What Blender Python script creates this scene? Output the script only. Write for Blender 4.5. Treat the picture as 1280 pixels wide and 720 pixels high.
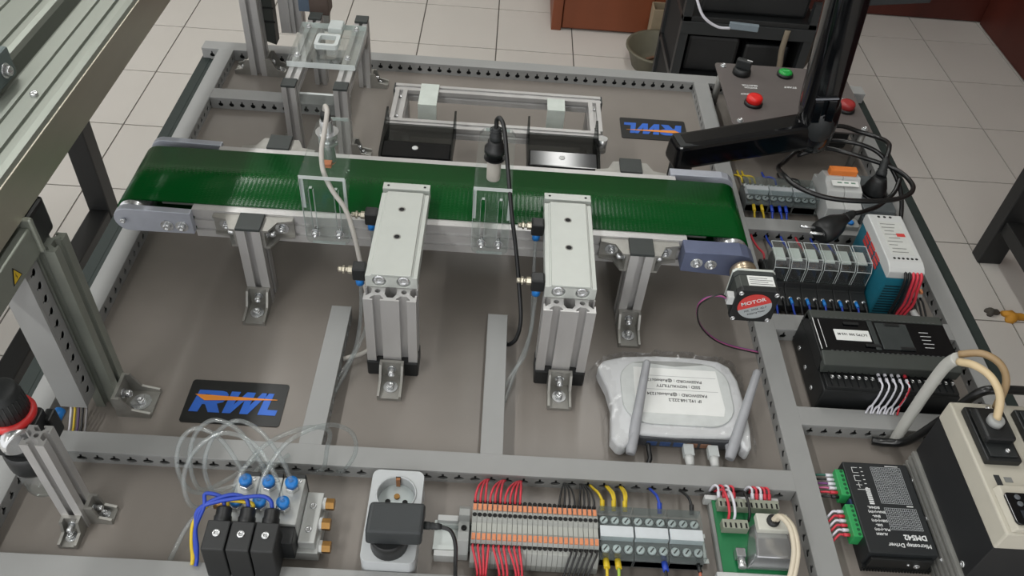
import bpy, bmesh, math, random
from mathutils import Vector, Matrix, geometry
random.seed(7)
for o in list(bpy.data.objects): bpy.data.objects.remove(o)
S = bpy.context.scene
COL = S.collection
PI = math.pi
# ------------------------------------------------------------------ camera
cd = bpy.data.cameras.new('camera'); cam = bpy.data.objects.new('camera', cd); COL.objects.link(cam)
cd.sensor_width = 36; cd.lens = 1048.0/1280*36; cd.clip_start = .01; cd.clip_end = 60
cam.matrix_world = Matrix.Translation((0, 0, .85)) @ (Matrix.Rotation(-.04402, 4, 'Z') @ Matrix.Rotation(.79123, 4, 'X') @ Matrix.Rotation(.09281, 4, 'Z'))
S.camera = cam
# ------------------------------------------------------------------ world, lights, exposure
W = bpy.data.worlds.new('world'); S.world = W; W.use_nodes = True
W.node_tree.nodes['Background'].inputs[0].default_value = (.86, .86, .87, 1)
W.node_tree.nodes['Background'].inputs[1].default_value = 1.15
S.view_settings.view_transform = 'Standard'; S.view_settings.look = 'None'
S.view_settings.gamma = 1; S.view_settings.use_curve_mapping = False
S.view_settings.exposure = 0.42
TUBES = [(-1.34, 2.3, 3.0, 22), (.31, 2.3, 3.0, 13), (-1.34, -1.2, 2.4, 26), (.31, -1.2, 2.4, 8)]   # ceiling tube rows: x, centre y, length, watts
for (lx, ly, ll, lw) in TUBES:
    ld = bpy.data.lights.new('ceiling_tube_light', 'AREA'); ld.shape = 'RECTANGLE'; ld.size = .10; ld.size_y = ll; ld.energy = lw
    ld.color = (1, .99, .965)
    lo = bpy.data.objects.new('ceiling_tube_light', ld); COL.objects.link(lo); lo.location = (lx, ly, 2.06)
# ------------------------------------------------------------------ materials
def lin(c):
    return tuple(((v/255)/12.92 if v/255 <= .04045 else ((v/255+.055)/1.055)**2.4) for v in c)+(1,)
MC = {}
def mat(name, col, rough=.5, metal=0., var=.06, vs=60., bump=0., bs=300., spec=.5, stretch=None, coat=0.):
    if name in MC: return MC[name]
    m = bpy.data.materials.new(name); m.use_nodes = True; nt = m.node_tree; p = nt.nodes['Principled BSDF']
    c = lin(col); p.inputs['Roughness'].default_value = rough; p.inputs['Metallic'].default_value = metal
    p.inputs['Specular IOR Level'].default_value = spec
    if coat: p.inputs['Coat Weight'].default_value = coat; p.inputs['Coat Roughness'].default_value = .08
    tc = nt.nodes.new('ShaderNodeTexCoord'); mp = nt.nodes.new('ShaderNodeMapping'); nt.links.new(tc.outputs['Object'], mp.inputs[0])
    if stretch: mp.inputs['Scale'].default_value = stretch
    n = nt.nodes.new('ShaderNodeTexNoise'); n.inputs['Scale'].default_value = vs; n.inputs['Detail'].default_value = 3
    nt.links.new(mp.outputs[0], n.inputs[0])
    r = nt.nodes.new('ShaderNodeValToRGB')
    r.color_ramp.elements[0].position = .3; r.color_ramp.elements[1].position = .7
    r.color_ramp.elements[0].color = tuple(v*(1-var) for v in c[:3])+(1,)
    r.color_ramp.elements[1].color = tuple(min(1, v*(1+var)) for v in c[:3])+(1,)
    nt.links.new(n.outputs[0], r.inputs[0]); nt.links.new(r.outputs[0], p.inputs['Base Color'])
    if bump:
        n2 = nt.nodes.new('ShaderNodeTexNoise'); n2.inputs['Scale'].default_value = bs; nt.links.new(mp.outputs[0], n2.inputs[0])
        b = nt.nodes.new('ShaderNodeBump'); b.inputs['Strength'].default_value = bump; b.inputs['Distance'].default_value = .001
        nt.links.new(n2.outputs[0], b.inputs['Height']); nt.links.new(b.outputs[0], p.inputs['Normal'])
    MC[name] = m; return m
def clear(name, tint, refl=.06, rough=.02, haze=0., hazecol=(230, 235, 235)):
    # clear plastic: see-through body with Fresnel gloss and a little milky scatter
    if name in MC: return MC[name]
    m = bpy.data.materials.new(name); m.use_nodes = True; nt = m.node_tree; nt.nodes.remove(nt.nodes['Principled BSDF'])
    out = nt.nodes['Material Output']; t = nt.nodes.new('ShaderNodeBsdfTransparent'); t.inputs[0].default_value = lin(tint)
    g = nt.nodes.new('ShaderNodeBsdfGlossy'); g.inputs['Roughness'].default_value = rough
    d = nt.nodes.new('ShaderNodeBsdfDiffuse'); d.inputs[0].default_value = lin(hazecol)
    m1 = nt.nodes.new('ShaderNodeMixShader'); m1.inputs[0].default_value = haze; nt.links.new(t.outputs[0], m1.inputs[1]); nt.links.new(d.outputs[0], m1.inputs[2])
    lw = nt.nodes.new('ShaderNodeLayerWeight'); lw.inputs[0].default_value = .15
    f = nt.nodes.new('ShaderNodeMath'); f.operation = 'MULTIPLY_ADD'; f.inputs[1].default_value = .32; f.inputs[2].default_value = refl*.3; nt.links.new(lw.outputs['Fresnel'], f.inputs[0])
    m2 = nt.nodes.new('ShaderNodeMixShader'); nt.links.new(f.outputs[0], m2.inputs[0]); nt.links.new(m1.outputs[0], m2.inputs[1]); nt.links.new(g.outputs[0], m2.inputs[2])
    nt.links.new(m2.outputs[0], out.inputs[0]); MC[name] = m; return m
board_m = mat('board_laminate', (125, 119, 113), .36, 0, .07, 9, .04, 900, .5)
duct_m = mat('duct_plastic', (142, 143, 142), .48, 0, .02, 30)
dark_edge = mat('dark_edge', (40, 48, 46), .55, 0, .06, 60, spec=.25)
alu = mat('anodised_aluminium', (188, 187, 186), .38, .5, .05, 40, .03, 500, .5, (1, 1, .2))
alu_w = mat('bright_aluminium', (214, 220, 214), .42, .35, .02, 40)
alu_d = mat('dull_aluminium', (150, 150, 146), .5, .55, .06, 60)
cast = mat('cast_zinc', (156, 155, 150), .45, .7, .08, 80, .08, 700)
steel = mat('steel_bolt', (205, 207, 208), .24, .8, .05, 80)
brass = mat('brass', (150, 114, 66), .35, .9, .1, 120)
blackp = mat('black_plastic', (22, 24, 25), .45, 0, .1, 60)
black_s = mat('black_satin_plastic', (34, 37, 38), .55, 0, .08, 60, .06, 900)
gloss_b = mat('gloss_black', (8, 9, 12), .12, 0, .05, 30, spec=.6)
cap_m = mat('charcoal_cap', (48, 53, 52), .55, 0, .06, 60)
charcoal = mat('charcoal_plastic', (58, 62, 59), .5, 0, .05, 60)
black_h = mat('hollow_black', (10, 10, 11), .8)
white_p = mat('white_plastic', (190, 192, 191), .4, 0, .02, 40)
grey_p = mat('grey_plastic', (148, 150, 148), .5, 0, .04, 50)
cream_p = mat('cream_plastic', (182, 178, 165), .5, 0, .03, 40)
orange_p = mat('orange_plastic', (206, 130, 88), .5, 0, .06, 90)
blue_p = mat('blue_plastic', (28, 120, 200), .4, 0, .05, 90)
red_w = mat('red_wire', (196, 52, 66), .45, 0, .05, 90)
black_w = mat('black_wire', (24, 25, 26), .4, 0, .05, 90)
yellow_w = mat('yellow_wire', (204, 176, 36), .45, 0, .05, 90)
blue_w = mat('blue_wire', (34, 66, 170), .45, 0, .05, 90)
white_w = mat('white_wire', (206, 206, 214), .45, 0, .04, 90)
acry = clear('clear_acrylic', (248, 250, 249), .06, .03, .02)
acry_e = clear('acrylic_cut_edge', (225, 232, 230), .12, .12, .62)
smoke = clear('smoked_acrylic', (176, 179, 179), .10, .03, .03, (50, 52, 52))
tube_m = clear('clear_tube', (240, 243, 243), .18, .08, .08)
pc_m = clear('clear_cover', (240, 244, 244), .14, .05, .03)
print_w = mat('white_print', (214, 216, 216), .6, 0, .02)
print_k = mat('black_print', (40, 42, 44), .6, 0, .02)
print_b = mat('blue_print', (44, 100, 196), .5, 0, .04)
print_o = mat('orange_print', (226, 140, 48), .5, 0, .04)
print_r = mat('red_print', (196, 62, 58), .5, 0, .05)
paper = mat('white_label', (222, 224, 222), .6, 0, .02)
# ------------------------------------------------------------------ mesh builder
def V(*a): return Vector(a)
def smoothpath(pts, k=6):
    P = [Vector(p) for p in pts]
    if len(P) < 3: return P
    P = [P[0]*2-P[1]]+P+[P[-1]*2-P[-2]]; out = []
    for i in range(1, len(P)-2):
        a, b, c, d = P[i-1:i+3]
        for j in range(k):
            t = j/k
            out.append(.5*((2*b)+(c-a)*t+(2*a-5*b+4*c-d)*t*t+(3*b-a-3*c+d)*t**3))
    out.append(P[-2]); return out
class B:
    def __init__(s): s.v = []; s.f = []; s.sm = []
    def add(s, vs, fs, sm=False):
        o = len(s.v); s.v += [Vector(v) for v in vs]
        for f in fs: s.f.append([i+o for i in f]); s.sm.append(sm)
        return s
    def box(s, x0, x1, y0, y1, z0, z1):
        return s.add([(x0,y0,z0),(x1,y0,z0),(x1,y1,z0),(x0,y1,z0),(x0,y0,z1),(x1,y0,z1),(x1,y1,z1),(x0,y1,z1)],
                     [(3,2,1,0),(4,5,6,7),(0,1,5,4),(1,2,6,5),(2,3,7,6),(3,0,4,7)])
    def hexa(s, lo, hi):     # two quads of four points
        return s.add(list(lo)+list(hi), [(3,2,1,0),(4,5,6,7),(0,1,5,4),(1,2,6,5),(2,3,7,6),(3,0,4,7)])
    def obox(s, c, h, ax=None, rz=0):
        X, Y, Z = ax if ax else (V(math.cos(rz),math.sin(rz),0), V(-math.sin(rz),math.cos(rz),0), V(0,0,1))
        c = Vector(c); p = lambda a,b,d: c+X*h[0]*a+Y*h[1]*b+Z*h[2]*d
        return s.hexa([p(-1,-1,-1),p(1,-1,-1),p(1,1,-1),p(-1,1,-1)], [p(-1,-1,1),p(1,-1,1),p(1,1,1),p(-1,1,1)])
    def lathe(s, prof, p0, axis=(0,0,1), n=16, sm=True, caps=True):
        a = Vector(axis).normalized(); u = a.orthogonal().normalized(); w = a.cross(u); p0 = Vector(p0); vs = []; fs = []
        for (r, h) in prof:
            for k in range(n):
                t = 2*PI*k/n; vs.append(p0+a*h+(u*math.cos(t)+w*math.sin(t))*r)
        for i in range(len(prof)-1):
            for k in range(n):
                fs.append((i*n+k, i*n+(k+1)%n, (i+1)*n+(k+1)%n, (i+1)*n+k))
        s.add(vs, fs, sm)
        if caps:
            o = len(s.v)-len(vs); m = (len(prof)-1)*n
            s.f.append([o+k for k in range(n)][::-1]); s.sm.append(False); s.f.append([o+m+k for k in range(n)]); s.sm.append(False)
        return s
    def cyl(s, p0, p1, r, r1=None, n=16, sm=True, caps=True):
        p0 = Vector(p0); d = Vector(p1)-p0
        return s.lathe([(r, 0), (r if r1 is None else r1, d.length)], p0, d, n, sm, caps)
    def tube(s, pts, r, n=7, k=6, smooth=True):
        P = smoothpath(pts, k) if smooth else [Vector(p) for p in pts]
        t0 = (P[1]-P[0]).normalized(); u = t0.orthogonal().normalized(); vs = []; fs = []
        for i, p in enumerate(P):
            t = (P[min(i+1, len(P)-1)]-P[max(i-1, 0)]).normalized()
            u = (u-t*u.dot(t)); u = u.normalized() if u.length > 1e-6 else t.orthogonal().normalized(); w = t.cross(u)
            for j in range(n):
                a = 2*PI*j/n; vs.append(p+(u*math.cos(a)+w*math.sin(a))*r)
        for i in range(len(P)-1):
            for j in range(n): fs.append((i*n+j, i*n+(j+1)%n, (i+1)*n+(j+1)%n, (i+1)*n+j))
        s.add(vs, fs, True); o = len(s.v)-len(vs)
        s.f.append([o+j for j in range(n)][::-1]); s.sm.append(False)
        s.f.append([o+(len(P)-1)*n+j for j in range(n)]); s.sm.append(False)
        return s
    def prism(s, outer, lo, hi, axis='z', holes=(), sm=False):
        mp = {'z': lambda a,b,h: V(a,b,h), 'y': lambda a,b,h: V(a,h,b), 'x': lambda a,b,h: V(h,a,b)}[axis]
        loops = [list(outer)]+[list(h) for h in holes]; flat = [p for l in loops for p in l]
        if len(loops) == 1: tris = [list(range(len(flat)))]
        else: tris = [list(t) for t in geometry.tessellate_polygon([[V(p[0],p[1],0) for p in l] for l in loops])]
        n = len(flat); vs = [mp(a,b,lo) for a,b in flat]+[mp(a,b,hi) for a,b in flat]; fs = [t[::-1] for t in tris]+[[i+n for i in t] for t in tris]
        s.add(vs, fs); o = len(s.v)-2*n; k = 0
        for l in loops:
            m = len(l)
            for i in range(m):
                j = (i+1) % m; s.f.append([o+k+i, o+k+j, o+n+k+j, o+n+k+i]); s.sm.append(sm)
            k += m
        return s
    def xf(s, M):
        s.v = [M @ v for v in s.v]; return s
    def mesh(s, name, org=(0,0,0)):
        me = bpy.data.meshes.new(name); o = Vector(org)
        me.from_pydata([v-o for v in s.v], [], s.f)
        for p, q in zip(me.polygons, s.sm): p.use_smooth = q
        bm = bmesh.new(); bm.from_mesh(me); bmesh.ops.recalc_face_normals(bm, faces=bm.faces); bm.to_mesh(me); bm.free()
        return me
    def part(s, name, m, parent, bev=0., seg=2, label=None, kind=None):
        me = s.mesh(name, OFF.get(parent.name, (0,0,0))); me.materials.append(m)
        o = bpy.data.objects.new(name, me); COL.objects.link(o); o.parent = parent
        OFF[o.name] = OFF.get(parent.name, (0,0,0)); fin(o, bev, seg)
        if label: o['label'] = label
        if kind: o['kind'] = kind
        return o
    def solo(s, name, m, label, cat, group=None, bev=0., seg=2, kind=None):
        lo = V(*[min(v[i] for v in s.v) for i in range(3)]); hi = V(*[max(v[i] for v in s.v) for i in range(3)])
        c = (lo+hi)/2; c.z = lo.z
        me = s.mesh(name, c); me.materials.append(m); o = bpy.data.objects.new(name, me); COL.objects.link(o); o.location = c
        OFF[o.name] = tuple(c); fin(o, bev, seg)
        if kind != 'structure': o['label'] = label; o['category'] = cat
        elif label: o['label'] = label
        if group: o['group'] = group
        if kind: o['kind'] = kind
        return o
OFF = {}
def fin(o, bev, seg):
    if bev:
        b = o.modifiers.new('bevel', 'BEVEL'); b.width = bev; b.segments = seg; b.limit_method = 'ANGLE'; b.angle_limit = math.radians(38)
        b.harden_normals = False
def thing(name, label, cat, loc=(0,0,0), group=None, rot=None):
    o = bpy.data.objects.new(name, None); COL.objects.link(o); o.location = loc; o.empty_display_size = .02
    o['label'] = label; o['category'] = cat
    if group: o['group'] = group
    OFF[o.name] = tuple(loc)
    if rot is not None: o.rotation_euler = rot; OFF[o.name] = (0,0,0)
    return o
def copytree(o, parent=None, loc=None, label=None):
    c = o.copy(); COL.objects.link(c); c.parent = parent
    if loc is not None: c.location = loc
    if label: c['label'] = label
    for ch in list(o.children): copytree(ch, c)
    return c
def text(s, size, loc, m, parent, rz=0., name='lettering', ax=None, bold=0., shear=0., sx=1., align='CENTER'):
    cu = bpy.data.curves.new('t', 'FONT'); cu.body = s; cu.size = size; cu.align_x = align; cu.align_y = 'CENTER'; cu.offset = bold; cu.shear = shear
    cu.extrude = .0001; cu.resolution_u = 2
    t = bpy.data.objects.new('t', cu); COL.objects.link(t); bpy.context.view_layer.update()
    me = bpy.data.meshes.new_from_object(t.evaluated_get(bpy.context.evaluated_depsgraph_get())); bpy.data.objects.remove(t)
    X, Y, Z = ax if ax else (V(math.cos(rz),math.sin(rz),0), V(-math.sin(rz),math.cos(rz),0), V(0,0,1))
    o = Vector(OFF.get(parent.name, (0,0,0)))
    for v in me.vertices: v.co = Vector(loc)-o+X*v.co.x*sx+Y*v.co.y+Z*v.co.z
    me.materials.clear(); me.materials.append(m); me.name = name
    ob = bpy.data.objects.new(name, me); COL.objects.link(ob); ob.parent = parent; OFF[ob.name] = OFF.get(parent.name, (0,0,0)); return ob
def rrect(x0, x1, y0, y1, r, n=4):
    p = []
    for cx, cy, a in ((x1-r, y1-r, 0), (x0+r, y1-r, 90), (x0+r, y0+r, 180), (x1-r, y0+r, 270)):
        for k in range(n+1):
            t = math.radians(a+90*k/n); p.append((cx+r*math.cos(t), cy+r*math.sin(t)))
    return p
def circ(cx, cy, r, n=12, rev=False):
    p = [(cx+r*math.cos(2*PI*k/n), cy+r*math.sin(2*PI*k/n)) for k in range(n)]
    return p[::-1] if rev else p
def tslot(w, h, nw=1, nh=1, o=.0041, u=.0075, lip=.0022, d=.0085, core=.004):
    # outline of a T-slot extrusion, centred on 0,0
    def side(L, n):
        out = []; p = L/n
        for i in range(n):
            c = p*(i+.5)-L/2
            out += [(c-o,0),(c-o,lip),(c-u,lip),(c-u,lip+.0016),(c-core,d),(c+core,d),(c+u,lip+.0016),(c+u,lip),(c+o,lip),(c+o,0)]
        return out
    P = []
    for (sx, sy), (tx, ty), L, n, off in (((1,0),(0,1),w,nw,(0,-h/2)), ((0,1),(-1,0),h,nh,(w/2,0)), ((-1,0),(0,-1),w,nw,(0,h/2)), ((0,-1),(1,0),h,nh,(-w/2,0))):
        P.append((off[0]-sx*L/2, off[1]-sy*L/2))
        for a, b in side(L, n): P.append((off[0]+sx*a+tx*b, off[1]+sy*a+ty*b))
    return P
def shift(p, x, y): return [(a+x, b+y) for a, b in p]
def bolt(b, p, axis, r=.0042, h=.004, washer=None):
    a = Vector(axis).normalized(); p = Vector(p)
    if washer: b.lathe([(washer, 0), (washer, .0014)], p, a, 18); p = p+a*.0014
    b.lathe([(r, 0), (r, h*.8), (r*.86, h), (r*.5, h), (r*.45, h*.45)], p, a, 14); return b
def bracket(parent, org, da, db, a=.032, w=.029, bb=None, name='bracket', t=.004, rb=.0045, bolts=True, m=None):
    # cast corner bracket: foot along da, upright along db, two gussets, a bolt on each leg
    bb = bb or a; org = Vector(org); da = Vector(da); db = Vector(db); dw = da.cross(db)
    pt = lambda x, y, z: org+da*x+db*y+dw*z
    b = B(); hw = w/2
    def blk(x0,x1,y0,y1,z0,z1): b.hexa([pt(x0,y0,z0),pt(x1,y0,z0),pt(x1,y1,z0),pt(x0,y1,z0)], [pt(x0,y0,z1),pt(x1,y0,z1),pt(x1,y1,z1),pt(x0,y1,z1)])
    blk(0,a,0,t,-hw,hw); blk(0,t,t,bb,-hw,hw)
    for z0, z1 in ((-hw, -hw+.003), (hw-.003, hw)):
        q = [(t,t),(a,t),(a,t+.004),(a*.48,bb*.40),(t+.005,bb),(t,bb)]
        n = len(q); b.add([pt(x,y,z0) for x,y in q]+[pt(x,y,z1) for x,y in q], [list(range(n))[::-1], [i+n for i in range(n)]]+[[i,(i+1)%n,(i+1)%n+n,i+n] for i in range(n)])
    o = b.part(name, m or cast, parent)
    if bolts:
        k = B(); bolt(k, pt(a*.56, t, 0), db, rb, .005, w*.30); k.part('bolt', steel, o)
        k = B(); bolt(k, pt(t, bb*.60, 0), da, rb, .009, rb*1.25); k.part('bolt', steel, o)
    return o
ORD = ['first','second','third','fourth','fifth','sixth','seventh','eighth','ninth','tenth','eleventh','twelfth','thirteenth','fourteenth','fifteenth','sixteenth','seventeenth','eighteenth','nineteenth','twentieth','twenty-first','twenty-second','twenty-third','twenty-fourth','twenty-fifth','twenty-sixth']
# ------------------------------------------------------------------ room
ZF = -.70
grout = mat('grout', (96, 92, 86), .8, 0, .08, 20)
tile_m = mat('floor_tile', (200, 196, 190), .26, 0, .02, 3, 0, 300, .5)
wine = mat('dark_red_wood', (74, 32, 24), .45, 0, .2, 6, 0, 300, .4, (1, 1, .15))
fl = B().box(-4.2, 2.02, -2.2, 3.33, ZF-.05, ZF-.003).solo('floor', grout, None, None, kind='structure')
TX, TY, X0, Y0 = .2845, .3135, -.016, 2.1825
first = None; nt = 0; tiles = []
for i in range(-13, 9):
    for j in range(-12, 5):
        x0 = X0+i*TX; y0 = Y0+j*TY
        if x0+TX > 2.02 or y0+TY > 3.45: 
            pass
        x1 = min(x0+TX, 2.02); y1 = min(y0+TY, 3.33)
        if x0 > 2.0 or y0 > 3.32: continue
        tiles.append((x0+.0022, x1-.0022, y0+.0022, y1-.0022))
tiles.sort(key=lambda t: (t[0]-.2)**2+(t[2]-2.2)**2)
tmesh = None
for n, (x0, x1, y0, y1) in enumerate(tiles[:290]):
    full = abs((x1-x0)-(TX-.0044)) < 1e-4 and abs((y1-y0)-(TY-.0044)) < 1e-4
    if full and tmesh:
        o = bpy.data.objects.new('tile', tmesh); COL.objects.link(o); o.parent = fl
        c = V((x0+x1)/2, (y0+y1)/2, ZF-.008); o.location = c-Vector(OFF[fl.name])
    else:
        cx, cy = (x0+x1)/2, (y0+y1)/2
        b = B().box(x0-cx, x1-cx, y0-cy, y1-cy, 0, .008); me = b.mesh('tile'); me.materials.append(tile_m)
        o = bpy.data.objects.new('tile', me); COL.objects.link(o); o.parent = fl; o.location = V(cx, cy, ZF-.008)-Vector(OFF[fl.name])
        if full: tmesh = me
rest = B()
for (x0, x1, y0, y1) in tiles[290:]: rest.box(x0, x1, y0, y1, ZF-.008, ZF)
rest.part('tile', tile_m, fl, kind='stuff')
wb = B().box(-4.2, 2.08, 3.33, 3.39, ZF, 2.1).solo('wall_back', mat('wall_paint', (150, 146, 138), .8), None, None, kind='structure')
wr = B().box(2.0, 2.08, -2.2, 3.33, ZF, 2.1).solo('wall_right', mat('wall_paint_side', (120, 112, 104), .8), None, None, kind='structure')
for k, x in enumerate((.92, 1.46)):
    B().box(x+.003, x+.537, 3.31, 3.33, ZF+.004, .6).part('panel', wine, wb, .004)
for k in range(6):
    B().box(1.98, 2.0, 3.30-.55*(k+1), 3.30-.55*k-.006, ZF+.004, .6).part('panel', wine, wr, .004)
ce = B().box(-4.2, 2.08, -2.2, 3.39, 2.12, 2.16).solo('ceiling', mat('ceiling_white', (200, 200, 196), .9), None, None, kind='structure')
lamp_glow = bpy.data.materials.new('tube_glow'); lamp_glow.use_nodes = True
_p = lamp_glow.node_tree.nodes['Principled BSDF']; _p.inputs['Emission Color'].default_value = (.95, 1, .97, 1); _p.inputs['Emission Strength'].default_value = 4
for k, (lx, ly, ll, lw) in enumerate(TUBES):
    t = thing('ceiling_lamp', ['long tube lamp on the ceiling above the gantry side', 'long tube lamp on the ceiling above the router side', 'tube lamp on the ceiling behind the viewer, gantry side', 'tube lamp on the ceiling behind the viewer, router side'][k], 'ceiling lamp', (lx, ly, 2.12), 'ceiling tube lamps')
    B().box(lx-.12, lx+.12, ly-ll/2-.03, ly+ll/2+.03, 2.085, 2.12).part('housing', white_p, t)
    for s in (-1, 1): B().cyl((lx+.06*s, ly-ll/2, 2.078), (lx+.06*s, ly+ll/2, 2.078), .013, n=10).part('tube', lamp_glow, t)
# ------------------------------------------------------------------ work table
tb = thing('work_table', 'large grey-brown table top with dark edging carrying the whole conveyor rig', 'table', (.075, .9, ZF))
B().box(-.548, .698, .345, 1.458, -.02, 0).part('table_top', board_m, tb)
for (x0, x1, y0, y1) in ((-.566, -.548, .33, 1.475), (.698, .716, .33, 1.475), (-.548, .698, 1.458, 1.475), (-.548, .698, .33, .345)):
    B().box(x0, x1, y0, y1, -.035, .0015).part('edge_strip', dark_edge, tb, .0015)
B().box(-.548, -.529, .345, 1.425, 0, .0015).part('edge_strip', dark_edge, tb)
B().box(.682, .698, .345, 1.425, 0, .0015).part('edge_strip', dark_edge, tb)
for x in (-.50, .65):
    for y in (.40, 1.40): B().box(x-.02, x+.02, y-.02, y+.02, ZF, -.035).part('leg', black_s, tb, .002)
for y in (.40, 1.40): B().box(-.48, .63, y-.015, y+.015, -.065, -.035).part('frame_rail', black_s, tb)
# ------------------------------------------------------------------ slotted cable ducts
PITCH = .0187
def keyhole(t, wide):
    r = .0026
    c, s = math.cos(t), math.sin(t)
    rr = 1/math.sqrt((c/(.0035*wide))**2+(s/.0039)**2)
    if abs(t-PI/2) < .20: rr = .0074/s
    return rr
def duct(label, p0, p1, wdt, h=.022, up=(0,0,1), group='slotted cable ducts on the board', wide=1.25, side=None, holes=(1, -1), off=0., zh=.0, openend=False):
    # p0-p1: centre line of the base; slotted side walls, floor and snap-on cover
    p0 = Vector(p0); p1 = Vector(p1); a = (p1-p0); L = a.length; a.normalize(); u = Vector(up); w = a.cross(u)
    t = thing('cable_duct', label, 'cable duct', tuple((p0+p1)/2), group)
    pt = lambda l, s, z: p0+a*l+w*s+u*z
    def blk(b, l0, l1, s0, s1, z0, z1):
        b.hexa([pt(l0,s0,z0),pt(l1,s0,z0),pt(l1,s1,z0),pt(l0,s1,z0)], [pt(l0,s0,z1),pt(l1,s0,z1),pt(l1,s1,z1),pt(l0,s1,z1)])
    hw = wdt/2
    b = B(); blk(b, 0, L, -hw, hw, 0, .0012)
    if not openend: blk(b, 0, .001, -hw+.001, hw-.001, .0012, h-.002); blk(b, L-.001, L, -hw+.001, hw-.001, .0012, h-.002)
    z0, z1 = .0012, h-.0042; zc = (z0+z1)/2-.0012+zh
    n = max(1, int((L-.004)/PITCH)); m0 = (L-n*PITCH)/2
    for sgn in (1, -1):
        so, si = hw*sgn, (hw-.0012)*sgn
        if sgn not in holes:
            blk(b, 0, L, min(so, si), max(so, si), z0, h-.002); continue
        blk(b, 0, m0, min(so, si), max(so, si), z0, h-.002); blk(b, L-m0, L, min(so, si), max(so, si), z0, h-.002)
        blk(b, m0, L-m0, min(so, si), max(so, si), z1, h-.002)
        hx, hz = PITCH/2, 0
        angs = sorted(set([2*PI*k/16 for k in range(16)]+[math.atan2(y, x) % (2*PI) for x, y in ((hx, z1-zc), (-hx, z1-zc), (-hx, z0-zc), (hx, z0-zc))]+[PI/2-.19, PI/2+.19, PI/2-.30, PI/2+.30]))
        inn = [(keyhole(g, wide)*math.cos(g), keyhole(g, wide)*math.sin(g)) for g in angs]; out = []
        for g in angs:
            c, s = math.cos(g), math.sin(g); k = []
            if abs(c) > 1e-6: k.append(hx/abs(c))
            if s > 1e-6: k.append((z1-zc)/s)
            if s < -1e-6: k.append((z0-zc)/s)
            q = min(x for x in k if x > 0); out.append((q*c, q*s))
        N = len(angs)
        for i in range(n):
            cl = m0+PITCH*(i+.5)
            vs = [pt(cl+x, so, zc+y) for x, y in out]+[pt(cl+x, so, zc+y) for x, y in inn]+[pt(cl+x, si, zc+y) for x, y in inn]+[pt(cl+x, si, zc+y) for x, y in out]
            fs = [(k, (k+1)%N, N+(k+1)%N, N+k) for k in range(N)]+[(N+k, N+(k+1)%N, 2*N+(k+1)%N, 2*N+k) for k in range(N)]+[(2*N+k, 2*N+(k+1)%N, 3*N+(k+1)%N, 3*N+k) for k in range(N)]
            b.add(vs, fs)
    b.part('duct_base', duct_m, t)
    k = B(); blk(k, .004, L-.004, -hw+.0052, hw-.0052, .0016, h-.0070); k.part('dark_cable_fill', black_w, t)  # solid dark block standing for cables, added so the slots look dark
    c = B(); blk(c, -.0004, L+.0004, -hw-.0005, hw+.0005, h-.002, h)
    for s in (-1, 1): blk(c, -.0004, L+.0004, min(s*(hw+.0005), s*(hw-.0001)), max(s*(hw+.0005), s*(hw-.0001)), h-.0042, h-.002)
    c.part('duct_cover', duct_m, t, .0005, 1)
    return t
def xduct(label, x0, x1, y0, y1, **k): return duct(label, (x0, (y0+y1)/2, 0), (x1, (y0+y1)/2, 0), y1-y0, **k)
def yduct(label, x0, x1, y0, y1, **k): return duct(label, ((x0+x1)/2, y0, 0), ((x0+x1)/2, y1, 0), x1-x0, **k)
xduct('long cable duct along the back edge of the board', -.562, .708, 1.4280, 1.4550)
yduct('long cable duct along the board edge beneath the gantry beam', -.5290, -.5025, .412, 1.4275)
xduct('short cable duct under the camera stand', -.5015, -.262, 1.264, 1.2935)
yduct('long cable duct dividing router area from the control gear', .3742, .4015, .412, 1.4275)
xduct('long cable duct between logo plate and front terminal strip', -.5015, .3735, .5325, .5590, wide=1.7)
xduct('cable duct in front of the circuit breaker row', .4022, .6540, 1.0005, 1.0285)
xduct('cable duct right behind the black controller', .4022, .6540, .7890, .8180)
xduct('cable duct just in front of the black controller', .4022, .6540, .6285, .6560)
yduct('long cable duct along the board edge beside the power supply', .6547, .6815, .412, 1.4275)
xduct('cable duct at the very front edge of the board', -.5290, .6815, .3800, .4075)
yduct('short cable duct in front of the cylinder nearer the gantry', -.2050, -.1795, .5597, .7820)
yduct('short cable duct in front of the cylinder nearer the router', .0060, .0315, .5597, .7840)
# ------------------------------------------------------------------ conveyor
belt_m = bpy.data.materials.new('green_belt'); belt_m.use_nodes = True
_nt = belt_m.node_tree; _p = _nt.nodes['Principled BSDF']; _p.inputs['Base Color'].default_value = lin((1, 68, 23)); _p.inputs['Roughness'].default_value = .21; _p.inputs['Specular IOR Level'].default_value = .24
_tc = _nt.nodes.new('ShaderNodeTexCoord'); _w = _nt.nodes.new('ShaderNodeTexWave'); _w.wave_type = 'BANDS'; _w.bands_direction = 'X'; _w.inputs['Scale'].default_value = 55; _w.inputs['Distortion'].default_value = .6
_w2 = _nt.nodes.new('ShaderNodeTexWave'); _w2.bands_direction = 'Y'; _w2.inputs['Scale'].default_value = 90
_nt.links.new(_tc.outputs['Object'], _w.inputs[0]); _nt.links.new(_tc.outputs['Object'], _w2.inputs[0])
_ad = _nt.nodes.new('ShaderNodeMath'); _ad.operation = 'MULTIPLY'; _nt.links.new(_w.outputs['Fac'], _ad.inputs[0]); _nt.links.new(_w2.outputs['Fac'], _ad.inputs[1])
_bp = _nt.nodes.new('ShaderNodeBump'); _bp.inputs['Strength'].default_value = .22; _bp.inputs['Distance'].default_value = .0005; _nt.links.new(_ad.outputs[0], _bp.inputs['Height']); _nt.links.new(_bp.outputs[0], _p.inputs['Normal'])
plate_b = mat('blue_grey_plate', (98, 106, 132), .42, .4, .04, 60)
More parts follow.
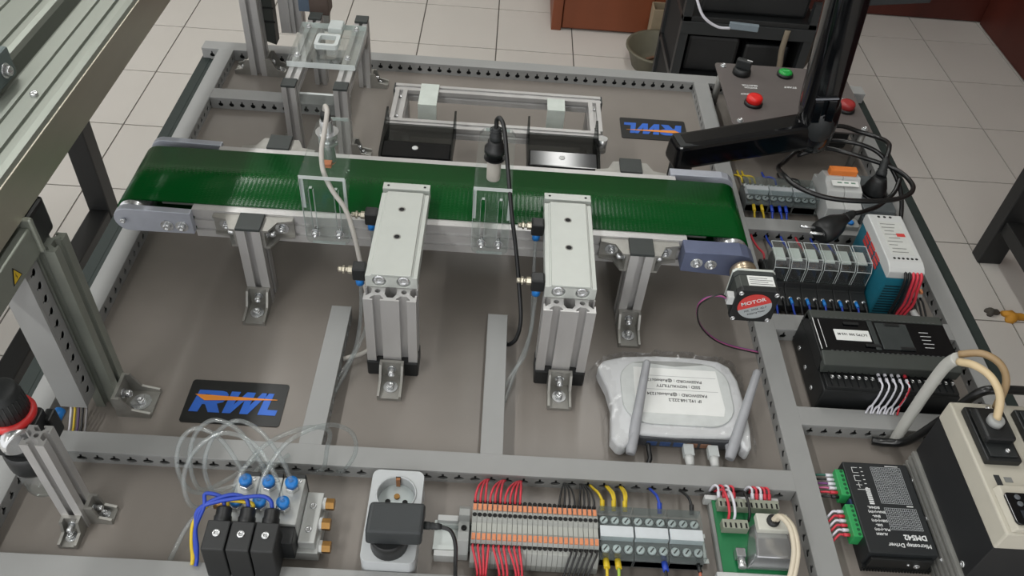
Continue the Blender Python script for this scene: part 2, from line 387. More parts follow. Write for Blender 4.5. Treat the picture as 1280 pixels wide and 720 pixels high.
plate_s = mat('silver_plate', (172, 176, 186), .4, .5, .04, 60)
cv = thing('belt_conveyor', 'green belt conveyor on four aluminium posts across the board', 'conveyor', (-.07, .905, 0))
ZB, RB = .1332, .0225; XL, XR = -.468, .3275; ZA = ZB-RB
N = 14; pr = []; pi = []
for k in range(N+1):
    t = PI/2+PI*k/N; pr.append((XL+RB*math.cos(t), ZA+RB*math.sin(t))); pi.append((XL+(RB-.002)*math.cos(t), ZA+(RB-.002)*math.sin(t)))
for k in range(N+1):
    t = -PI/2+PI*k/N; pr.append((XR+RB*math.cos(t), ZA+RB*math.sin(t))); pi.append((XR+(RB-.002)*math.cos(t), ZA+(RB-.002)*math.sin(t)))
B().prism(pr, .8465, .9635, 'y', [pi[::-1]], sm=True).part('belt', belt_m, cv)
for x in (XL, XR): B().lathe([(.005, -.014), (.005, -.006), (.0175, -.006), (.0202, -.003), (.0202, .120), (.0175, .123), (.005, .123), (.005, .131)], (x, .8465, ZA), (0,1,0), 28).part('roller', steel, cv)
B().box(-.43, .29, .850, .960, .125, .1305).part('slider_bed', alu_d, cv)
for y0, sg in ((.8345, 1), (.9755, -1)):
    pf = shift(tslot(.012, .044, 1, 2, o=.0028, u=.0045, lip=.0014, d=.0036, core=.002), 0, 0)
    ys, ye = (y0, y0+.012) if sg > 0 else (y0-.012, y0)
    q = [(-.0, 0)]
    # side rail with two open slots in its outer face
    z0, z1 = .086, .1312
    def rp(y, d): return y0+sg*d
    poly = [(rp(0,0),z0),(rp(0,0),.097),(rp(0,.004),.097),(rp(0,.004),.1035),(rp(0,0),.1035),(rp(0,0),.114),(rp(0,.004),.114),(rp(0,.004),.1205),(rp(0,0),.1205),(rp(0,0),z1),(rp(0,.012),z1),(rp(0,.012),z0)]
    rl = B().prism(poly, -.387, .262, 'x').part('side_rail', alu, cv)
def endplate(poly, y0, y1, m, bolts, yb, sg):
    o = B().prism(poly, y0, y1, 'y').part('end_plate', m, cv, .0008)
    for (x, z, r) in bolts:
        k = B(); bolt(k, (x, yb, z), (0, sg, 0), r, .0045, r*1.75 if r > .004 else None); k.part('bolt', steel, o)
lp = [(-.386, .0975), (-.386, .1320)]+[(XL+.0185*math.cos(PI/2+PI*k/10), .1155+.0185*math.sin(PI/2+PI*k/10)) for k in range(11)]
endplate(lp, .8245, .8343, plate_s, [(-.419, .110, .0048), (-.400, .110, .0048), (-.474, .1155, .0036)], .8245, -1)
endplate(lp, .9757, .9855, plate_s, [(-.419, .110, .0048), (-.400, .110, .0048)], .9855, 1)
rp_ = [(.258, .1000), (.258, .1335), (.335, .1355)]+[(XR+.0205*math.cos(PI/2-PI*k/10), ZA+.0205*math.sin(PI/2-PI*k/10)) for k in range(1, 9)]+[(.332, .0935), (.258, .0975)]
rp_ = [(.255, .1005), (.255, .1340), (.330, .1340), (.340, .1315), (.348, .124), (.350, .113), (.346, .102), (.336, .0955)]
endplate(rp_, .8095, .8343, plate_b, [(.2735, .1165, .0046), (.2925, .1150, .0046)], .8095, -1)
endplate(rp_, .9757, .9905, plate_s, [(.2735, .1165, .0046), (.2925, .1150, .0046)], .9905, 1)
for (x0, x1, nm) in ((-.3225, -.2915, 'l'), (.1835, .2150, 'r')):
    xc = (x0+x1)/2
    for (y0, y1, yr, sg) in ((.8005, .8325, .8345, 1), (.9765, 1.0085, .9755, -1)):
        yc = (y0+y1)/2
        po = B().prism(shift(tslot(.031, .031, 1, 1), xc, yc), 0, .129, 'z').part('support_post', alu, cv)
        B().box(xc-.0158, xc+.0158, yc-.016, yc+.016, .129, .1335).part('end_cap', cap_m, po, .0008)
        # cast brackets tie the post to the rail
        for s in (-1, 1):
            bracket(cv, (xc+s*.0157, yr, .1135), (s, 0, 0), (0, -sg, 0), .036, .030, .030, 'rail_bracket', rb=.0042)
        bracket(cv, (xc, y0 if sg > 0 else y1, 0), (0, -sg, 0), (0, 0, 1), .043, .030, .030, 'foot_bracket', rb=.0045)
# ------------------------------------------------------------------ pneumatic pushers on double profiles
acc = mat('cylinder_body', (186, 190, 185), .42, .2, .02, 50)
def pusher(x0, label, plabel):
    st = thing('profile_stand', plabel, 'stand', (x0+.031, .705, 0), 'double profile stands')
    xc, yc = x0+.0315, .7045
    outer = shift(tslot(.063, .031, 2, 1, o=.0045, u=.0080, lip=.0022, d=.0085, core=.0035), xc, yc)
    hol = [circ(xc-.0157, yc, .0034, 10), circ(xc+.0157, yc, .0034, 10)]
    hx = [(xc-.0070, yc-.0045), (xc-.0035, yc-.0100), (xc+.0035, yc-.0100), (xc+.0070, yc-.0045), (xc+.0070, yc+.0045), (xc+.0035, yc+.0100), (xc-.0035, yc+.0100), (xc-.0070, yc+.0045)]
    B().prism(outer, .0, .1345, 'z', hol+[hx]).part('profile', alu, st)
    B().prism(rrect(xc-.0325, xc+.0325, yc-.0185, yc+.017, .003), 0, .024, 'z').part('foot_cap', blackp, st, .001)
    bracket(st, (xc, yc-.0185, 0), (0, -1, 0), (0, 0, 1), .041, .030, .030, 'foot_bracket', rb=.0045)
    bracket(st, (xc, yc+.0170, 0), (0, 1, 0), (0, 0, 1), .041, .030, .030, 'foot_bracket', rb=.0045)
    cy = thing('pneumatic_cylinder', label, 'cylinder', (xc, .78, .1348), 'twin-rod cylinders on the profile stands')
    z0, z1 = .1350, .1560; X0, X1 = x0+.0005, x0+.0625
    # body: flat block with stepped shoulders and rod bores
    sec = [(X0,z0),(X1,z0),(X1,z1-.0030),(X1-.0055,z1-.0030),(X1-.0055,z1-.0022),(X1-.0075,z1-.0022),(X1-.0075,z1),(X0+.0075,z1),(X0+.0075,z1-.0022),(X0+.0055,z1-.0022),(X0+.0055,z1-.0030),(X0,z1-.0030)]
    hb = [circ(xc-.0145, (z0+z1)/2-.0005, .0082, 18), circ(xc+.0145, (z0+z1)/2-.0005, .0082, 18)]
    bd = B().prism(sec, .7105, .8680, 'y', hb).part('body', acc, cy, .0006, 1)
    for s in (-1, 1):
        B().lathe([(.0081, 0), (.0081, .002), (.0070, .0045), (.003, .0045), (.0026, .0035)], (xc+s*.0145, .7155, (z0+z1)/2-.0005), (0,-1,0), 18).part('rear_plug', steel, bd)
        B().cyl((xc+s*.0145, .867, (z0+z1)/2), (xc+s*.0145, .8735, (z0+z1)/2), .0055).part('rod', steel, cy)
    for y in (.779, .832):
        B().lathe([(.0049, 0), (.0049, .0003), (.0034, .0003), (.0034, .0001)], (xc-.001, y, z1), (0,0,1), 16).part('mount_hole', alu_d, bd)
        B().cyl((xc-.001, y, z1-.001), (xc-.001, y, z1+.00035), .0033).part('mount_bore', black_h, bd)
    ep = B().box(X0, X1, .8735, .8865, z0+.001, z1).part('end_plate', acc, cy, .0006)
    for s in (-1, 1): B().cyl((xc+s*.024, .880, z1-.002), (xc+s*.024, .880, z1+.0003), .0018, n=10).part('screw_hole', black_h, ep)
    for y in (.724, .826):
        ft = B().box(X0-.0165, X0-.0005, y-.008, y+.008, .137, .156).part('push_in_fitting', blackp, cy, .002)
        B().cyl((X0-.009, y, .126), (X0-.009, y, .137), .0052, n=14).part('release_ring', blue_p, ft)
        b = B(); b.cyl((X0-.0165, y, .1475), (X0-.022, y, .1475), .0050, n=6, sm=False); b.cyl((X0-.022, y, .1475), (X0-.026, y, .1475), .0030, n=12); b.cyl((X0-.026, y, .1475), (X0-.0285, y, .1475), .0050, n=6, sm=False); b.cyl((X0-.0285, y, .1475), (X0-.034, y, .1475), .0032, n=12)
        b.part('throttle_screw', mat('nickel', (190, 184, 168), .3, .8), ft)
pusher(-.1440, 'silver twin-rod cylinder between the two clear sensor brackets', 'double aluminium profile stand between the short cable ducts')
pusher(.0700, 'silver twin-rod cylinder nearest the white router', 'double aluminium profile stand nearest the white router')
# ------------------------------------------------------------------ conveyor motor
mt = thing('stepper_motor', 'black stepper motor with red and silver round label at the conveyor end', 'motor', (.338, .755, .085))
mx, mz = .3375, .1150; hm = .0275
def oct(h, c): return [(mx-h+c,mz-h),(mx+h-c,mz-h),(mx+h,mz-h+c),(mx+h,mz+h-c),(mx+h-c,mz+h),(mx-h+c,mz+h),(mx-h,mz+h-c),(mx-h,mz-h+c)]
B().prism(oct(hm, .006), .7370, .7450, 'y').part('rear_cover', blackp, mt, .001)
B().prism(oct(hm-.001, .005), .7450, .7650, 'y').part('stator', charcoal, mt, .0006)
B().prism(oct(hm, .005), .7650, .7725, 'y').part('front_cover', cap_m, mt, .001)
B().prism(oct(hm, .004), .7725, .7765, 'y').part('flange', alu_w, mt, .0008)
for sx in (-1, 1):
    for sz in (-1, 1): bolt(B(), (mx+sx*.0222, .7370, mz+sz*.0222), (0,-1,0), .0032, .0022).part('bolt', steel, mt)
lb = B(); N = 28; R = .0212
dv = V(math.cos(math.radians(24)), 0, math.sin(math.radians(24)))
for up, m, nm in ((1, print_r, 'red_label_half'), (-1, mat('silver_label', (176, 182, 184), .4, .3), 'silver_label_half')):
    pts = []
    for k in range(N+1):
        t = math.radians(24)+(PI*k/N if up > 0 else PI+PI*k/N); pts.append((mx+R*math.cos(t), mz+R*math.sin(t)))
    B().prism(pts, .7363, .7370, 'y').part(nm, m, mt)
ax = (dv, V(-math.sin(math.radians(24)), 0, math.cos(math.radians(24))), V(0,-1,0))
text('MOTOR', .0085, V(mx,.7362,mz)+ax[1]*.0085, print_w, mt, ax=ax, bold=.0001)
text('MR  3006  42.7', .0045, V(mx,.7362,mz)-ax[1]*.0050, print_k, mt, ax=ax)
text('Stepping Motor', .0036, V(mx,.7362,mz)-ax[1]*.0110, print_k, mt, ax=ax)
B().box(mx-.012, mx+.021, .7465, .7640, mz+hm-.001, mz+hm-.0004).part('rating_label', paper, mt)
for k in range(4): B().box(mx-.010, mx+.019-.006*(k%2), .7490+.0035*k, .7497+.0035*k, mz+hm-.0004, mz+hm-.0002).part('label_line', print_k, mt)
B().box(mx-hm-.008, mx-hm+.001, .739, .751, mz-.002, mz+.011).part('plug', white_p, mt, .0008)
B().cyl((mx, .7765, ZA), (mx, .8085, ZA), .004).part('shaft', steel, mt)
cp = B(); cp.lathe([(.0165, 0), (.0175, .001), (.0175, .008), (.0150, .0082), (.0150, .010), (.0175, .0102), (.0175, .0125), (.0150, .0127), (.0150, .0145), (.0175, .0147), (.0175, .0245), (.0165, .0255)], (mx-.003, .7785, ZA+.003), (0,1,0), 26); cp.part('coupling', mat('coupling_bronze', (190, 174, 150), .3, .85, .1), mt)
for k, c, nm in ((0, mat('purple_wire', (112, 62, 120), .45), 'purple'), (1, mat('pink_wire', (176, 92, 130), .45), 'pink'), (2, black_w, 'black')):
    d = .0016*k
    B().tube([(mx-.034, .745, .1175+d*.6), (mx-.045, .744, .122+d), (mx-.060, .746-d, .116), (mx-.0655, .751-d, .096), (mx-.056, .756-d, .062), (mx-.034, .758-d, .034), (mx-.006, .757-d, .019), (.3744, .755-d, .0105)], .0011, 6).solo('motor_wire', c, '%s motor lead curving from the stepper motor into the long duct' % nm, 'wire', 'motor leads')
# ------------------------------------------------------------------ gantry over the board edge
gal = mat('gantry_aluminium', (150, 155, 146), .40, .6, .06, 30, .03, 300, .5, (1, .1, 1))
inox = mat('brushed_stainless', (192, 187, 172), .40, .85, .12, 12, 0, 300, .5, (1, .15, 1))
gt = thing('gantry_frame', 'grey aluminium gantry frame with long beam above the board edge', 'gantry', (-.47, .95, 0))
# right-hand beam: stainless side plate under a ribbed cap
def beam(x0, x1, y0, y1, z0, z1, name):
    w = x1-x0
    sec = [(x0,z0),(x1,z0),(x1,z1-.006),(x1-.003,z1-.001),(x1-.010,z1),(x1-.014,z1),(x1-.0145,z1-.003),(x1-.022,z1-.003),(x1-.0225,z1),(x0+w*.5,z1),(x0+w*.49,z1-.0025),(x0+w*.36,z1-.0025),(x0+w*.35,z1),(x0+.012,z1),(x0+.0115,z1-.003),(x0+.004,z1-.003),(x0,z1-.005)]
    b = B()
    n = len(sec); b.add([(x,y0,z) for x,z in sec]+[(x,y1,z) for x,z in sec], [list(range(n))[::-1], [i+n for i in range(n)]]+[[i,(i+1)%n,(i+1)%n+n,i+n] for i in range(n)])
    return b.part(name, mat('beam_aluminium', (138, 143, 135), .42, .6, .06, 30, .03, 300, .5, (1, .1, 1)), gt)
b1 = beam(-.517, -.4505, .52, 1.46, .3015, .347, 'beam')
B().box(-.4505, -.4485, .54, 1.46, .2985, .3435).part('side_plate', inox, gt, .0006)
bolt(B(), (-.4800, .749, .3445), (0,0,1), .0042, .006).part('bolt', steel, b1)
bolt(B(), (-.4780, .905, .3445), (0,0,1), .0020, .001).part('bolt', black_h, b1)
b2 = beam(-.625, -.537, .52, 1.46, .3015, .347, 'beam')
cr = B().box(-.560, -.513, .735, .788, .3475, .380).part('carriage', mat('carriage_grey', (104, 116, 116), .45, .4), gt, .003)
bolt(B(), (-.513, .768, .362), (1,0,0), .0055, .005, .008).part('bolt', steel, cr)
# lower profile with warning sign, post and cable drop
lowp = B(); sec = [(-.497,.2555),(-.4450,.2555),(-.4445,.2585),(-.4445,.288),(-.4465,.2895),(-.4580,.2895),(-.4580,.2860),(-.4700,.2860),(-.4700,.2985),(-.4730,.300),(-.497,.300)]
n = len(sec); lowp.add([(x,.33,z) for x,z in sec]+[(x,.6075,z) for x,z in sec], [list(range(n))[::-1], [i+n for i in range(n)]]+[[i,(i+1)%n,(i+1)%n+n,i+n] for i in range(n)]).part('lower_profile', gal, gt, .0008)
B().box(-.490, -.440, .6075, .6130, .256, .3005).part('profile_end_plate', gal, gt, .004)
sg = B().add([(-.4443,.553,.2635),(-.4443,.571,.2635),(-.4443,.562,.2795)], [(0,1,2)]).add([(-.4440,.553,.2635),(-.4440,.571,.2635),(-.4440,.562,.2795)], [(0,1,2)]).part('warning_sign', print_k, gt, label='yellow warning triangle')
B().add([(-.4438,.5548,.2645),(-.4438,.5692,.2645),(-.4438,.562,.2772)], [(0,1,2)]).part('warning_face', mat('warning_yellow', (210, 178, 40), .5), sg)
B().add([(-.4436,.5612,.2655),(-.4436,.5632,.2690),(-.4436,.5618,.2690),(-.4436,.5628,.2735),(-.4436,.5604,.2695),(-.4436,.5618,.2695)], [(0,1,2,3,4,5)]).part('warning_bolt', print_k, sg)
B().box(-.492, -.446, .6135, .6480, .2560, .2960).part('drive_motor', blackp, gt, .004)
B().box(-.487, -.451, .6480, .6540, .2600, .2920).part('motor_cap', black_s, gt, .002)
p_ = B().prism(shift(tslot(.030, .030), -.4470, .6260), 0, .2555, 'z').part('post', gal, gt)
bracket(gt, (-.4320, .6180, 0), (1,0,0), (0,0,1), .040, .040, .034, 'foot_bracket', rb=.0048)
p_ = B().prism(shift(tslot(.030, .030), -.4455, 1.3950), 0, .3015, 'z').part('post', alu, gt)
bracket(gt, (-.4305, 1.3960, 0), (1,0,0), (0,0,1), .040, .034, .036, 'foot_bracket', rb=.0045)
bracket(gt, (-.4605, 1.3960, 0), (-1,0,0), (0,0,1), .030, .030, .030, 'foot_bracket', rb=.0045)
# vertical slotted duct beside the post
duct('upright cable duct fixed to the gantry post above the logo plate', (-.4675, .6085, .036), (-.4675, .6085, .2545), .030, .026, up=(0,-1,0), group=None, wide=1.3, holes=(1, -1), openend=True)
for k, (m, nm) in enumerate(((white_w, 'white'), (yellow_w, 'yellow'), (mat('violet_wire', (84, 62, 96), .5), 'violet'), (black_w, 'black'), (mat('grey_wire', (120, 118, 118), .5), 'grey'))):
    x = -.4765+.0045*k
    B().tube([(x, .596+.001*(k%2), .10), (x, .595, .05), (x+.001, .590, .030), (x+.002, .578, .020), (x+.003, .566, .013), (x+.003, .552, .012)], .0014, 6).solo('drop_wire', m, '%s wire dropping from the upright duct into the front cable duct' % nm, 'wire', 'wires below the upright duct')
# ------------------------------------------------------------------ z axis hanging off the far end of the gantry
za = thing('lifting_axis', 'upright grey linear axis with black drag chain beside the camera stand', 'linear axis', (-.39, 1.44, .045))
B().prism(shift(tslot(.040, .030, 2, 1, o=.003, u=.005, lip=.002, d=.006, core=.0025), -.3855, 1.440), .066, .330, 'z').part('profile', alu, za)
B().box(-.404, -.386, 1.4215, 1.4250, .068, .330).part('cover_strip', alu, za, .0006)
B().hexa([(-.436,1.425,.046),(-.418,1.425,.040),(-.418,1.450,.040),(-.436,1.450,.046)], [(-.437,1.425,.330),(-.415,1.425,.330),(-.415,1.450,.330),(-.437,1.450,.330)]).part('drag_chain', charcoal, za, .001)
for k in range(9): B().box(-.4375, -.4145, 1.4235, 1.4252, .085+.027*k, .088+.027*k).part('chain_link', blackp, za)
B().box(-.4365, -.3655, 1.4555, 1.4600, .12, .330).part('back_plate', gal, za)
gp = B().box(-.345, -.310, 1.405, 1.440, .116, .150).part('gripper_body', mat('gripper_brown', (92, 80, 74), .5, .3), za, .002)
B().box(-.3655, -.345, 1.412, 1.440, .118, .150).part('gripper_arm', mat('slate_blue', (92, 108, 126), .5), za, .001)
for x in (-.338, -.322):
    f = B().hexa([(x,1.400,.088),(x+.010,1.400,.088),(x+.010,1.412,.088),(x,1.412,.088)], [(x,1.408,.118),(x+.011,1.408,.118),(x+.011,1.422,.118),(x,1.422,.118)]).part('gripper_finger', alu_d, za, .001)
    for z in (.095, .106): bolt(B(), (x+.005, 1.402+(z-.088)*.27, z), (0,-1,0), .0022, .0015).part('bolt', steel, f)
# ------------------------------------------------------------------ air preparation unit
ps = thing('profile_post', 'slim aluminium profile post holding the air regulator', 'post', (-.422, .463, 0))
B().prism(shift(tslot(.0235, .0235, o=.0032, u=.0058, lip=.0018, d=.0068, core=.003), -.4230, .4640), .0, .152, 'z', [circ(-.4230, .4640, .0026, 10)]).part('profile', alu, ps)
bracket(ps, (-.4230, .45225, 0), (0,-1,0), (0,0,1), .026, .020, .024, 'foot_bracket', rb=.0034)
bracket(ps, (-.41125, .4660, 0), (1,0,0), (0,0,1), .024, .019, .030, 'foot_bracket', rb=.0030)
rg = thing('air_regulator', 'black air regulator with red collar and clear bowl beside the profile post', 'air regulator', (-.458, .488, .0))
rx, ry = -.4580, .4880
B().lathe([(.0175,.1540),(.0190,.1550),(.0185,.1770),(.0170,.1865),(.0145,.1890),(.004,.1900)], (rx,ry,0), n=28).part('knob', black_s, rg)
b = B()
for k in range(24):
    t = 2*PI*k/24; b.cyl((rx+.0186*math.cos(t), ry+.0186*math.sin(t), .1560), (rx+.0176*math.cos(t), ry+.0176*math.sin(t), .1800), .0011, n=5)
b.part('knob_grip', blackp, rg, kind='stuff')
B().lathe([(.0195,.1460),(.0232,.1475),(.0238,.1510),(.0228,.1540),(.0190,.1550)], (rx,ry,0), n=28).part('lock_ring', mat('red_ring', (196, 40, 40), .4), rg, label='red locking ring')
B().lathe([(.0185,.138),(.0205,.140),(.0205,.146)], (rx,ry,0), n=24).part('bonnet', blackp, rg)
B().prism(rrect(rx-.030, rx+.021, ry-.018, ry+.020, .006), .102, .138, 'z').part('body', blackp, rg, .002)
B().box(rx+.016, rx+.026, ry+.010, ry+.026, .095, .128).part('mount_clip', blackp, rg, .002)
B().lathe([(.0135,0),(.0150,.002),(.0150,.010),(.0125,.013)], (-.4520, .4700, .138), (.75,-.65,0), 20).part('pressure_gauge', steel, rg, label='small round chrome gauge')
B().lathe([(.0245,.074),(.0255,.078),(.0255,.098),(.0235,.102)], (rx,ry,0), n=26).part('bowl_guard', blackp, rg)
B().lathe([(.006,.0225),(.016,.0250),(.0225,.0340),(.0238,.074)], (rx,ry,0), n=26).part('clear_bowl', pc_m, rg, label='clear plastic water bowl')
B().cyl((rx,ry,.030),(rx,ry,.072), .006).part('filter_core', white_p, rg)
B().cyl((rx,ry,.0005),(rx,ry,.0235), .0045, n=12).part('drain_valve', blackp, rg)
B().cyl((rx+.018, ry+.026, .105), (rx+.018, ry+.040, .105), .0055).part('push_in_ring', blue_p, rg)
# ------------------------------------------------------------------ clear sensor brackets over the belt
def sensor_bracket(x0, x1, xb0, xb1, label):
    t = thing('sensor_bracket', label, 'bracket', ((x0+x1)/2, .88, .094), 'clear acrylic sensor brackets')
    yf0, yf1 = .8262, .8312; zt = .2050; w = x1-x0
    out = rrect(x0, x1, .094, zt-.005, .008)
    sl = [rrect(x0+.010, x0+.0155, .105, .185, .0026, 3)[::-1], rrect(x1-.0155, x1-.010, .105, .185, .0026, 3)[::-1]]
    B().prism(out, yf0, yf1, 'y', sl).part('upright_plate', acry, t)
    top = rrect(xb0, xb1, .8262, .956, .010)
    B().prism([(x0,.8262),(x1,.8262),(x1,.850),(xb1,.945),(xb1-.006,.956),(xb0+.006,.956),(xb0,.945),(x0,.850)], zt-.005, zt, 'z').part('top_plate', acry, t)
    for xx in (x0, x1-.004):
        B().prism([(.8313, zt-.0052),(.8313, .150),(.8345,.150),(.872, zt-.0052)], xx, xx+.004, 'x').part('gusset', acry, t)
    # milky strips added along the frosted cut edges to draw bright outlines
    for (a, b_, c, d, e, f) in ((x0, x1, .8256, .8262, zt-.005, zt), (x0-.0003, x0, .8264, .8312, .104, zt-.006), (x1, x1+.0003, .8264, .8312, .104, zt-.006), (xb0+.008, xb1-.008, .9560, .9564, zt-.005, zt)):
        B().box(a, b_, c, d, e, f).part('cut_edge', acry_e, t)
    B().box(x0+.007, x1-.007, yf0, yf1, .0936, .0940).part('cut_edge', acry_e, t)
    for xs in (x0+.010, x1-.0155):
        for xq in (xs-.0003, xs+.0055): B().box(xq, xq+.0003, yf0+.0004, yf1-.0004, .108, .182).part('slot_edge', acry_e, t)
        B().box(xs+.001, xs+.0045, yf0+.0004, yf1-.0004, .1848, .1853).part('slot_edge', acry_e, t)
    for xx in (x0, x1-.004): B().box(xx+.0002, xx+.0038, .8305, .8312, .150, zt-.006).part('glue_seam', acry_e, t)
    for xx in (x0+.0128, x1-.0128):
        k = B(); bolt(k, (xx, .8262, .113), (0,-1,0), .0042, .006, .0062); k.cyl((xx,.8312,.113),(xx,.8343,.113),.003); k.part('bolt', steel, t)
    return t
sensor_bracket(-.2395, -.1825, -.238, -.191, 'clear acrylic bracket holding the metal sensor over the belt')
sensor_bracket(-.0225, .0255, -.021, .028, 'clear acrylic bracket holding the black-capped sensor over the belt')
s1 = thing('metal_sensor', 'chrome threaded proximity sensor standing in the clear bracket', 'sensor', (-.218, .914, .165))
sx, sy = -.2185, .9130
B().lathe([(.0080,.165),(.0085,.166),(.0085,.228),(.0075,.230)], (sx,sy,0), n=20).part('barrel', steel, s1)
B().cyl((sx,sy,.1635),(sx,sy,.1652), .0078, n=18).part('sensing_face', orange_p, s1, label='orange sensing face')
for z in (.1935, .2052): B().cyl((sx,sy,z),(sx,sy,z+.0055), .0140, n=6, sm=False).part('nut', steel, s1, .0008)
B().cyl((sx,sy,.2108),(sx,sy,.2120), .0150, n=22).part('washer', steel, s1)
B().lathe([(.0068,.230),(.0068,.238),(.005,.244)], (sx,sy,0), n=14).part('cable_gland', blackp, s1)
B().tube([(sx,sy,.243),(sx+.002,sy-.003,.252),(sx+.006,sy-.014,.250),(sx+.005,sy-.035,.235),(sx+.004,sy-.056,.222),(sx+.008,sy-.075,.205),(sx+.020,sy-.088,.185),(sx+.036,.815,.165),(sx+.046,.805,.135),(sx+.055,.790,.095),(sx+.066,.768,.045),(-.140,.735,.024),(-.150,.715,.010),(-.178,.70,.010)], .0032, 8).solo('sensor_cable', mat('light_grey_cable', (176, 172, 166), .5), 'light grey cable hanging from the metal sensor in front of the belt', 'cable')
B().box(-.215, -.205, .858, .868, .1945, .1998).solo('indicator_tag', mat('amber_tag', (196, 110, 60), .5), 'small orange tag under the clear bracket of the metal sensor', 'tag')
s2 = thing('photo_sensor', 'white and black barrel sensor standing in the clear bracket', 'sensor', (.002, .893, .172))
sx, sy = .0010, .8890
B().lathe([(.0088,.172),(.0092,.173),(.0092,.2045)], (sx,sy,0), n=22).part('white_barrel', mat('warm_white', (206, 194, 188), .45), s2)
B().cyl((sx,sy,.2052),(sx,sy,.2060), .0140, n=20).part('washer', blackp, s2)
B().lathe([(.0105,.206),(.0105,.214),(.0138,.215),(.0138,.2215),(.0100,.223),(.0100,.231),(.0075,.233)], (sx,sy,0), n=20).part('black_body', blackp, s2)
B().lathe([(.0078,.233),(.0078,.240),(.0062,.242),(.0062,.250),(.0048,.252)], (sx,sy,0), n=16).part('strain_relief', black_s, s2)
for z in (.235, .2385, .2445, .248): B().lathe([(.0072,z),(.0082,z+.0008),(.0072,z+.0016)], (sx,sy,0), n=16, caps=False).part('relief_rib', black_s, s2)
B().tube([(sx,sy,.250),(sx,sy+.001,.262),(sx+.004,sy-.004,.268),(sx+.010,sy-.016,.260),(sx+.017,sy-.045,.225),(sx+.026,sy-.075,.175),(sx+.035,.795,.130),(sx+.042,.772,.090),(sx+.047,.748,.055),(sx+.044,.738,.030),(.037,.738,.015),(.0316,.742,.0105)], .0028, 8).solo('sensor_cable', black_w, 'black cable looping down from the black-capped sensor', 'cable')
# ------------------------------------------------------------------ camera stand
cs = thing('camera_stand', 'four-legged aluminium stand with clear acrylic top behind the conveyor', 'stand', (-.287, 1.264, 0))
pf = lambda cx, cy: shift(tslot(.0215, .0215, o=.003, u=.0054, lip=.0017, d=.0062, core=.0028), cx, cy)
LX, RX, FY, BY = -.3275, -.2465, 1.1530, 1.3740
for x in (LX, RX):
    for y in (FY, BY):
        p_ = B().prism(pf(x, y), 0, .1285, 'z').part('leg', alu, cs)
        B().box(x-.0112, x+.0112, y-.0112, y+.0112, .1285, .1325).part('end_cap', cap_m, p_, .0006)
    rs = shift(tslot(.0215, .0215, o=.003, u=.0054, lip=.0017, d=.0062, core=.0028), x, .1175)
    B().prism(rs, FY+.0112, BY-.0112, 'y').part('top_rail', alu, cs)
    bracket(cs, (x, BY-.0112, .1065), (0,-1,0), (0,0,-1), .022, .018, .022, 'rail_bracket', rb=.003, bolts=False)
for x, sgx in ((RX, 1),):
    for y in (FY, BY): bracket(cs, (x+.011*sgx, y, 0), (sgx,0,0), (0,0,1), .030, .020, .028, 'foot_bracket', rb=.0034)
bracket(cs, (LX-.011, FY, 0), (-1,0,0), (0,0,1), .028, .020, .028, 'foot_bracket', rb=.0034)
tp = rrect(-.342, -.232, 1.205, 1.335, .004); hole = rrect(-.305, -.268, 1.248, 1.285, .006)[::-1]
B().prism(tp, .1288, .1388, 'z', [hole]).part('acrylic_top', acry, cs)
for (x0, x1, y0, y1) in ((-.342, -.232, 1.2043, 1.2049), (-.342, -.232, 1.3351, 1.3357), (-.2319, -.2315, 1.206, 1.334)): B().box(x0, x1, y0, y1, .1290, .1386).part('cut_edge', acry_e, cs)
B().prism(rrect(-.306, -.267, 1.247, 1.286, .006), .1388, .1470, 'z', [rrect(-.300, -.273, 1.253, 1.280, .004)[::-1]]).part('lens_seat', acry_e, cs)
B().box(-.3385, -.2355, 1.1655, 1.1705, .070, .104).part('front_acrylic', acry, cs)
B().box(-.3385, -.2355, 1.1655, 1.1705, .104, .1045).part('cut_edge', acry_e, cs)
for x, y in ((LX, 1.222), (RX, 1.222), (LX, 1.318), (RX, 1.318)): bolt(B(), (x, y, .1389), (0,0,1), .0034, .004, .005).part('bolt', steel, cs)
B().box(-.292, -.268, 1.300, 1.330, .1392, .150).part('camera_block', clear('frosted', (226, 232, 230), .1, .2, .5), cs, .002)
# ------------------------------------------------------------------ reject chutes on a low profile frame
rf = thing('low_rack', 'low rectangular aluminium frame behind the conveyor carrying the two smoked chutes', 'frame', (0, 1.165, 0))
q20 = lambda cx, cy: shift(tslot(.020, .020, o=.003, u=.005, lip=.0016, d=.006, core=.0026), cx, cy)
B().prism(q20(1.2150, .090), -.169, .1715, 'x').part('back_rail', alu, rf)
B().prism(q20(1.1130, .090), -.166, .1660, 'x').part('front_rail', alu, rf)
for x in (-.1580, .1600):
    r_ = B().prism(q20(x, .090), 1.1230, 1.2050, 'y').part('cross_rail', alu, rf)
    for y in (1.135, 1.192): bolt(B(), (x, y, .0945), (0,0,1), .0028, .002).part('bolt', steel, r_)
    for y in (1.1130, 1.2150): B().prism(q20(x, y), 0, .080, 'z').part('leg', alu, rf)
for x, w_ in ((.1715, 1), (-.169, -1)): B().box(min(x, x+.0025*w_), max(x, x+.0025*w_), 1.2048, 1.2252, .0798, .1002).part('end_cap', cap_m, rf, .0005)
for (x0, x1, y0, y1) in ((-.127, -.097, 1.160, 1.223), (.082, .111, 1.169, 1.204)):
    k = B().prism([(y0,.0605),(y0+.003,.0605),(y0+.003,.1005),(y1,.1005),(y1,.1035),(y0,.1035)], x0, x1, 'x').part('angle_bracket', mat('pale_bracket', (196, 204, 198), .5, .2), rf, .0006)
